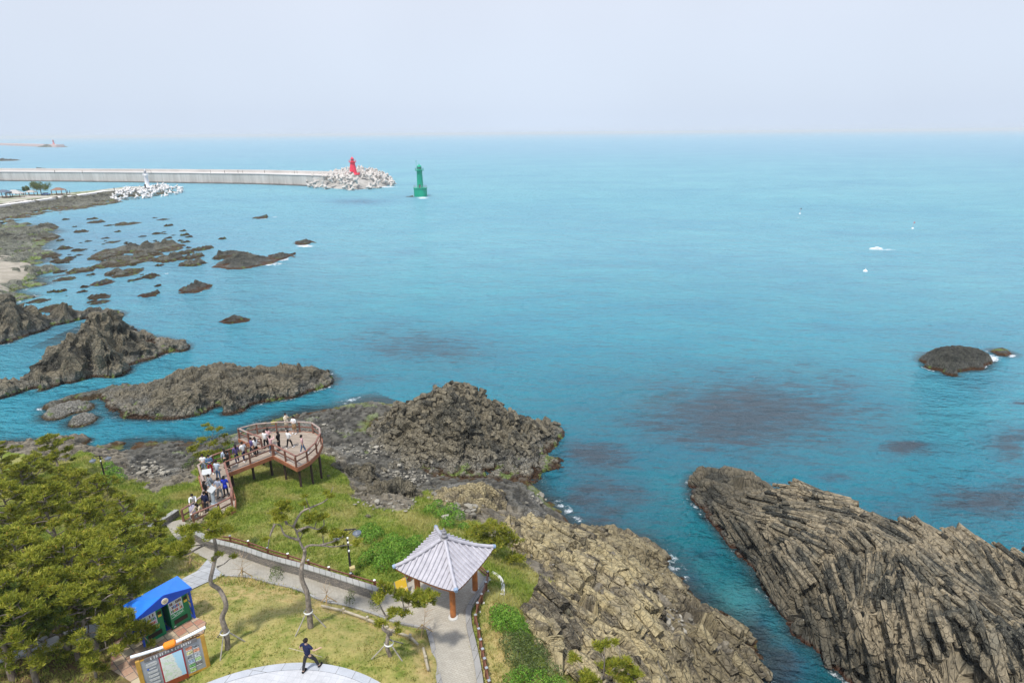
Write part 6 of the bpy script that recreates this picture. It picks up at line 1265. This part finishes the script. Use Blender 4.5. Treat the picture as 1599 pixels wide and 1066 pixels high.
# tetrapods
def tetra_mesh():
    b = MB(); dirs = [Vector((0, 0, 1))]+[Vector((math.cos(a)*.943, math.sin(a)*.943, -.333)) for a in (0, 2.094, 4.189)]
    for d in dirs: b.tube([(0, 0, 0), d*.55, d*1.25, d*1.35], [.52, .44, .34, .24], 8)
    b.ball((0, 0, 0), .55, 10); me = bpy.data.meshes.new('tetrapod'); me.from_pydata(b.v, [], b.f); return me
TM = tetra_mesh(); TM2 = TM.copy()
TM.materials.append(simple('tetrapod_concrete', (.50, .46, .42), .9, .2, .3, .4, 3)); TM2.materials.append(simple('tetrapod_pale', (.62, .60, .58), .9, .16, .3, .4, 3))
def heap(poly, zf, n, s, me, label, group, seed):
    R = np.random.RandomState(seed); A = np.array([P2_(*p) for p in poly]); k = 0; tries = 0; pts = []
    x0, y0 = A.min(0); x1, y1 = A.max(0)
    while k < n and tries < 60000:
        tries += 1; q = np.array([R.uniform(x0, x1), R.uniform(y0, y1)])
        if not inpoly(q[:1], q[1:], [tuple(a) for a in A])[0]: continue
        if pts and min(np.hypot(q[0]-a[0], q[1]-a[1]) for a in pts) < s*1.25: continue
        pts.append(q); k += 1
        o = link('tetrapod', me); o.location = (q[0], q[1], zf(q)+R.normal(0, .25*s)); o.scale = (s,)*3; o.rotation_euler = tuple(R.uniform(0, 6.28, 3)); tag(o, label, 'tetrapod', group)
# mound under the tetrapods of the main head
hc = np.array(P2_(552,283,0)); ed_ = [(470,291.5),(490,294),(520,296.5),(560,298),(590,294.5),(612,291),(619,288),(610,284),(596,278),(570,275.5),(540,275)]
EP = np.array([P2_(*p) for p in ed_]); 
def dist_edge(q, E_):
    m = 1e9
    for i in range(len(E_)):
        a = E_[i]; c = E_[(i+1) % len(E_)]; v = c-a; u = np.clip(((q-a)@v)/(v@v), 0, 1); m = min(m, np.linalg.norm(q-a-v*u))
    return m
zf1 = lambda q: min(6.4, .6+dist_edge(q, EP)*.8)
heap(ed_, zf1, 185, 1.75, TM, 'grey concrete tetrapod piled round the head of the main breakwater', 'tetrapods of the main breakwater head', 3)
cc = EP.mean(0); b = MB(); inner = [tuple(cc+(p-cc)*.96) for p in EP]; top_ = [tuple(cc+(p-cc)*.55) for p in EP]
k = len(inner); b.add([(p[0], p[1], -2) for p in inner]+[(p[0], p[1], 5.2) for p in top_], [(i, (i+1) % k, k+(i+1) % k, k+i) for i in range(k)]+[tuple(range(k, 2*k))]); b.v = [(v[0]-bw.location.x, v[1]-bw.location.y, v[2]) for v in b.v]; b.build('core_mound', simple('mound_rubble', (.34, .32, .29), .9, .3, .2), bw)
def lighthouse(name, loc, label, col, prof, gal, lan, cat='lighthouse', n=16, base=None, rail=True, dome=None):
    r = empty(name, loc); tag(r, label, cat); m = simple(name+'_'+cat.replace(' ', '')+str(round(col[0]*100)), col, .5, .1, .3, .1); dk = simple('lantern_glass', (.10, .14, .16), .2, .1)
    b = MB(); b.lathe(prof, (0, 0, 0), n); tw = b.build('tower', m, r, .7)
    b = MB(); b.box((0, -prof[0][0]*.97 if base is None else -prof[0][0]*.95, prof[0][1]+1.1), (.9, .35, 2.0)); b.build('door', simple('door_dark', (.08, .08, .08), .5), tw)
    z = prof[-1][1]; b = MB(); b.lathe([(gal*.9, z), (gal, z+.12), (gal, z+.3), (gal*.9, z+.32)], (0, 0, 0), n); g = b.build('gallery', m, r)
    if rail:
        b = MB()
        for a in np.linspace(0, 2*PI, 12, endpoint=False): b.tube([(gal*.95*math.cos(a), gal*.95*math.sin(a), z+.3), (gal*.95*math.cos(a), gal*.95*math.sin(a), z+1.3)], .05, 4)
        for hz in (.8, 1.3): b.tube([(gal*.95*math.cos(a), gal*.95*math.sin(a), z+hz) for a in np.linspace(0, 2*PI, 25)], .05, 4)
        b.build('railing', m, g)
    b = MB(); b.lathe([(lan, z+.3), (lan, z+.8)], (0, 0, 0), 12); b.build('lantern_base', m, r)
    b = MB(); b.lathe([(lan*.92, z+.8), (lan*.92, z+2.0)], (0, 0, 0), 10); b.build('lantern', dk, r)
    b = MB()
    for a in np.linspace(0, 2*PI, 8, endpoint=False): b.tube([(lan*.96*math.cos(a), lan*.96*math.sin(a), z+.8), (lan*.96*math.cos(a), lan*.96*math.sin(a), z+2.0)], .08, 4)
    b.lathe([(lan*1.2, z+2.0), (lan*1.05, z+2.3), (lan*.5, z+2.9), (.12, z+3.2), (.08, z+3.9)], (0, 0, 0), 12); b.build('dome', m, r)
    return r
red = lighthouse('red_lighthouse', (*P2_(552,273,6.95), 6.95), 'red lighthouse with a flared foot on the end of the main breakwater', (.72, .03, .07), [(3.3, 0), (3.2, .6), (2.6, 1.0), (2.2, 3.0), (1.75, 6.2), (1.55, 7.2), (2.1, 7.9)], 2.5, 1.0, n=8)
for s in (-1, 1): b = MB(); b.box((s*3.6, 0, .7), (.9, 1.2, 1.4), None, .1); b.build('foot_block', simple('red_paint_block', (.6, .03, .06), .6), red)
gl = P2_(657,306.5,0); g = empty('green_beacon', (*gl, 0)); 
gr_ = lighthouse('green_lighthouse', (*gl, 0), 'green lighthouse on a round base standing alone in the sea', (.0, .32, .19), [(1.75, 4.2), (1.7, 4.4), (1.45, 13.0), (1.6, 13.3)], 2.4, 1.15, base=1, n=18)
bpy.data.objects.remove(g)
gm = gr_.children[0].data.materials[0]
b = MB(); b.lathe([(3.5, -3), (3.5, 4.1), (3.75, 4.15), (3.75, 4.5), (3.5, 4.5)], (0, 0, 0), 28); ba = b.build('base_drum', gm, gr_, .6)
b = MB()
for a in np.linspace(0, 2*PI, 18, endpoint=False): b.tube([(3.6*math.cos(a), 3.6*math.sin(a), 4.5), (3.6*math.cos(a), 3.6*math.sin(a), 5.6)], .05, 4)
for z in (5.05, 5.6): b.tube([(3.6*math.cos(a), 3.6*math.sin(a), z) for a in np.linspace(0, 2*PI, 33)], .05, 4)
b.build('base_railing', M_grey, ba)
b = MB(); b.tube([(-1.5, 0, 13.3), (-1.5, 0, 18.2)], .06, 5); b.box((-1.5, 0, 18.2), (.7, .3, .25)); b.build('antenna_mast', gm, gr_)
b = MB(); b.tube([(.0, -1.62, 4.6), (.0, -1.42, 13.0)], .12, 5); b.build('ladder', gm, gr_)
o = link('rock_islet', ISM[6]); o.location = (gl[0]-5.5, gl[1]-2, -.1); o.scale = (2.2, 1.2, .6); tag(o, 'tiny rock breaking the water at the foot of the green lighthouse', 'rock')
wl = lighthouse('white_lighthouse', (*P2_(231,293,3.0), 3.0), 'small white lighthouse with a dark top at the end of the near jetty', (.82, .82, .84), [(2.6, 0), (2.6, .35), (1.55, .5), (1.2, 1.2), (1.0, 6.0), (1.35, 6.8)], 1.5, .62)
b = MB(); b.lathe([(.8, 8.75), (.5, 9.5), (.08, 9.9), (.05, 10.6)], (0, 0, 0), 10); b.build('dark_cap', simple('dark_cap', (.12, .12, .14), .5), wl)
# near jetty
jf = [P2_(-200,352,2.2), P2_(0,322,2.2), P2_(60,313.5,2.2), P2_(120,306,2.2), P2_(168,299,2.2), P2_(205,296,2.4), P2_(240,294,2.6)]
jb = [P2_(250,289.5,2.6), P2_(200,291,2.4), P2_(150,297,2.2), P2_(105,301,2.2), P2_(60,303,2.2), P2_(0,306,2.2), P2_(-200,316,2.2)]
t = NT('jetty_ground'); p = t.pos(); n = t.noise(p, .12, 4); c = t.mix(t.mapr(n, .45, .6), (.42, .38, .33), (.16, .19, .07)); jm = t.bsdf(c, .95)
b = MB(); b.prism(jf+jb, -2, 2.2); tag(b.build('jetty_ground', jm), 'low jetty ground at the far left', kind='structure')
b = MB(); jw = offs(jf, 3.2); b.prism(offs(jf, -.4)+jw[::-1], -1, 2.55); o = b.build('jetty_kerb', simple('jetty_concrete', (.66, .63, .6), .9, .08, .1)); tag(o, 'pale concrete edge walk along the near jetty', kind='structure')
rp = []
for x, y, z in [(-150,375,0),(0,344,0),(30,340,0),(50,334,0),(75,327,0),(110,326,0),(140,323,0),(160,320,0),(172,315,0),(178,309,0)]: rp.append(tuple(at(x, y, z)))
for x, y, z in [(0,332,1.2),(60,322,1.0),(120,315,1.0),(0,322,1.8),(60,314,1.8),(120,307,1.8),(168,302,1.6),(178,302,.8),(-150,350,1.8)]: rp.append(tuple(at(x, y, z)))
for x, y in [(-150,335),(0,316),(60,309),(120,302),(170,297)]: rp.append(tuple(at(x, y, 0)-np.array([0,0,.8])))
rock('jetty_rocks', rp, M_reef, 'dark rocky apron along the foot of the near jetty', 'rock', .7, 91, k=1, amp=.4, lump=1.0, lumpw=4, w=2, L=2, rough=.2, foot=False)
heap([(168,310),(185,314),(210,312),(240,309),(275,304.5),(294,300),(290,295.5),(270,293.5),(248,292),(228,297),(200,301),(175,304)], lambda q: min(2.6, .2+.28*dist_edge(q, np.array([P2_(*p) for p in [(168,310),(185,314),(210,312),(240,309),(275,304.5),(294,300),(290,295.5),(270,293.5),(248,292),(228,297),(200,301),(175,304)]]))), 108, 1.15, TM2, 'white concrete tetrapod piled at the end of the near jetty', 'tetrapods of the near jetty', 5)
# jetty buildings, cars, trees
def hut(px, py, w, d, h, roofc, label, z=2.2, open_=True, hip=True):
    p = P2_(px, py, z); r = empty('hut', (*p, z), .1); tag(r, label, 'hut')
    for sx in (-1, 1):
        for sy in (-1, 1): b = MB(); b.box((sx*w*.42, sy*d*.42, h/2), (.25, .25, h)); b.build('post', simple('hut_wood', (.12, .06, .035), .7), r)
    if not open_: b = MB(); b.box((0, 0, h/2), (w*.8, d*.8, h*.98)); b.build('wall', simple('hut_wall', (.35, .28, .25), .8), r)
    b = MB(); rf_ = [(-w/2, -d/2, h), (w/2, -d/2, h), (w/2, d/2, h), (-w/2, d/2, h), (-w*.15, 0, h+w*.22), (w*.15, 0, h+w*.22)]; b.add(rf_, [(3, 2, 1, 0), (0, 1, 5, 4), (1, 2, 5), (2, 3, 4, 5), (3, 0, 4)]); b.build('roof', simple('hutroof%d' % round(roofc[0]*100), roofc, .8), r)
    b = MB(); b.box((0, 0, .5), (w*.75, d*.75, .15)); b.build('platform', simple('hut_wood', (.12, .06, .035), .7), r)
hut(93,304.5,6,5,2.6,(.22,.12,.08),'brown roofed timber hut on the near jetty, right of the tree')
hut(8,309,6,5,2.8,(.10,.12,.16),'dark roofed open shelter at the left edge of the jetty')
hut(24,308,8,4,2.0,(.42,.40,.38),'pale canopy on posts on the jetty, right of the dark shelter')
hut(50,305.5,5,3.5,1.8,(.38,.36,.33),'low pale canopy under the jetty tree')
def car(px, py, col, label, z=2.3, rz=0):
    p = P2_(px, py, z); r = empty('parked_car', (*p, z), rz); tag(r, label, 'car'); m = simple('car%d' % round(col[0]*100+col[2]*10), col, .3)
    b = MB(); b.box((0, 0, .6), (4.3, 1.75, .6), None, .15); b.build('body', m, r); b = MB(); b.box((-.1, 0, 1.12), (2.3, 1.5, .5), None, .2); b.build('cabin', simple('car_glass', (.05, .06, .07), .2), r)
    for x in (-1.35, 1.35):
        for y in (-.85, .85): b = MB(); b.tube([(x, y-.1, .33), (x, y+.1, .33)], .33, 10); b.build('wheel', M_dark, r)
car(20,301.5,(.03,.05,.12),'dark blue car parked behind the pale jetty canopy'); car(31,304,(.7,.7,.72),'white car parked on the jetty in front of a dark blue one', rz=.3); car(72,305,(.08,.14,.3),'blue car half hidden behind the jetty tree')
R_ = np.random.RandomState(2)
def far_tree(px, py, w, h, label, z=2.2, mat=M_bush):
    p = P2_(px, py, z); r = empty('broadleaf_tree', (*p, z)); tag(r, label, 'tree'); b = MB(); b.tube([(0, 0, 0), (.1, 0, h*.5), (.3, 0, h*.8)], [.25, .18, .06], 7)
    for a in (0, 2, 4): b.tube([(0, 0, h*.35), (math.cos(a)*w*.3, math.sin(a)*w*.3, h*.7)], [.14, .05], 5)
    b.build('trunk', M_bark, r); C = []; N_ = []
    for i in range(14):
        c = np.array([R_.uniform(-.38, .38)*w, R_.uniform(-.3, .3)*w, h*R_.uniform(.45, .82)]); d = R_.normal(size=(260, 3)); d /= np.linalg.norm(d, axis=1, keepdims=True); C.append(c+d*w*.15*R_.uniform(.5, 1, (260, 1))); N_.append(d)
    V, Fc, tn = leaves(np.concatenate(C), np.concatenate(N_), R_, .42); link('crown', npmesh('crown', V, Fc, mat, attrs={'tone': tn}), r)
far_tree(65,305,12,7.5,'spreading green tree on the near jetty', mat=M_pined)
far_tree(45,303,5,4.6,'smaller bare looking tree left of the spreading jetty tree', mat=M_dull)
b = MB()
for i in range(16): b.box((i*.5-4, 0, .45), (.12, .12, .9))
b.box((0, 0, .85), (8.4, .12, .12)); r = b.build('jetty_railing', simple('rail_green', (.06, .16, .12), .6)); r.location = (*P2_(37,298.5,2.2), 2.2); tag(r, 'dark green railing at the back of the jetty', 'railing')
for k, (px, py, hh) in enumerate([(195.5,295.5,1.6),(198,295.3,2.0),(201,295,1.8),(193,296,1.5)]):
    o = MB(); o.lathe([(.35, 0), (.3, .3), (.16, hh*.7), (.3, hh*.8), (.12, hh)], (0, 0, 0), 8); o = o.build('white_post', M_white); o.location = (*P2_(px, py, 2.6), 2.5); tag(o, 'small white post in the cluster left of the white lighthouse', 'post', 'white posts on the jetty')
# tiny figures on the breakwater and jetty
pr, _ = person(Vector((0, 0, 0)), 0, 'tiny figure', 'charcoal', 'black', simple_=True, legs=(.15, -.1)); first = [pr]
def figure(px, py, z, label, s=1.15, group=None):
    o = first.pop() if first else copy_tree(pr); o.location = (*P2_(px, py, z), z); o.rotation_euler = (0, 0, random.uniform(0, 6)); o.scale = (s, s, s); o['label'] = label
    if group: o['group'] = group
for x in (86, 129, 236, 329, 351, 372, 379, 413.5, 460, 464, 498, 506.5, 518.5, 535, 579.5, 593): figure(x, 270.3+(x > 450)*.8+(x > 540)*1.2, 6.95, 'tiny dark figure walking on top of the main breakwater', 1.1, 'walkers on the main breakwater')
figure(179, 298.5, 2.55, 'tiny dark figure alone on the near jetty walk left of the white posts'); figure(243.5, 293.5, 2.7, 'tiny dark figure just right of the white lighthouse'); figure(106, 303, 2.3, 'tiny figure right of the brown jetty hut, left of two'); figure(109.5, 303, 2.3, 'tiny figure right of the brown jetty hut, right of two')
# far breakwater in the haze
fb = [P2_(-300,226,0), P2_(0,227,0), P2_(62,229.3,0), P2_(88,230.2,0)]; r = empty('far_breakwater', (*fb[2], 0)); tag(r, 'faint pinkish breakwater in the haze near the horizon', 'breakwater')
b = MB(); L = [(p[0]-fb[2][0], p[1]-fb[2][1]) for p in fb+offs(fb, 22)[::-1]]; b.prism(L, -2, 8); b.build('wall', simple('far_conc', (.55, .38, .34), .9), r)
rk = link('rubble_mound', ISM[3], r); q = P2_(82,229.8,0); rk.location = (q[0]-fb[2][0], q[1]-fb[2][1], 0); rk.scale = (46, 22, 10)
lighthouse('far_lighthouse', (*P2_(85,229.4,0), 6), 'faint red lighthouse in the haze on the far breakwater', (.55, .12, .12), [(5, 0), (4.5, 2), (2.6, 4), (1.9, 12), (2.6, 13)], 3.2, 1.6)
# buoys and the white boat far out on the right
for px, py, lab in ((1249,334,'small marker buoy with a black flag, left of two far out'),(1425,357,'small marker buoy with a red flag, right of two far out at the right')):
    r = empty('marker_buoy', (*P2_(px, py, 0), 0)); tag(r, lab, 'buoy'); r.scale = (.65, .65, .65); b = MB(); b.lathe([(.5, -.3), (.6, 0), (.45, .45), (.1, .6)], (0, 0, 0), 10); b.build('float', M_white, r)
    b = MB(); b.tube([(0, 0, .4), (0, 0, 3.6)], .05, 5); b.build('pole', simple('buoy_pole', (.5, .2, .2), .6), r); b = MB(); b.box((.35, 0, 3.2), (.7, .05, .6)); b.build('flag', simple('buoy_flag%d' % px, (.6, .1, .1) if px > 1300 else (.05, .03, .03), .7), r)
p = P2_(1368,389.5,0); r = empty('motor_boat', (*p, 0), PI); tag(r, 'small white motor boat with a wake trailing to its right', 'boat'); r.scale = (.8, .8, .6)
b = MB(); b.prism([(-1.8, -.7), (1.0, -.75), (2.4, 0), (1.0, .75), (-1.8, .7)], -.2, .7); b.build('hull', M_white, r); b = MB(); b.box((-.2, 0, .95), (1.2, .9, .6), None, .12); b.build('cabin', simple('boat_cabin', (.6, .63, .66), .4), r)
p = P2_(1351,424,0); b = MB(); b.ball((0, 0, .1), .45, 10, (1.2, 1, .8)); b.lathe([(.1, .3), (.06, .8)], (0, 0, 0), 6); o = b.build('float_buoy', M_white); o.location = (*p, 0); tag(o, 'single small white float alone on the water below the motor boat', 'buoy')
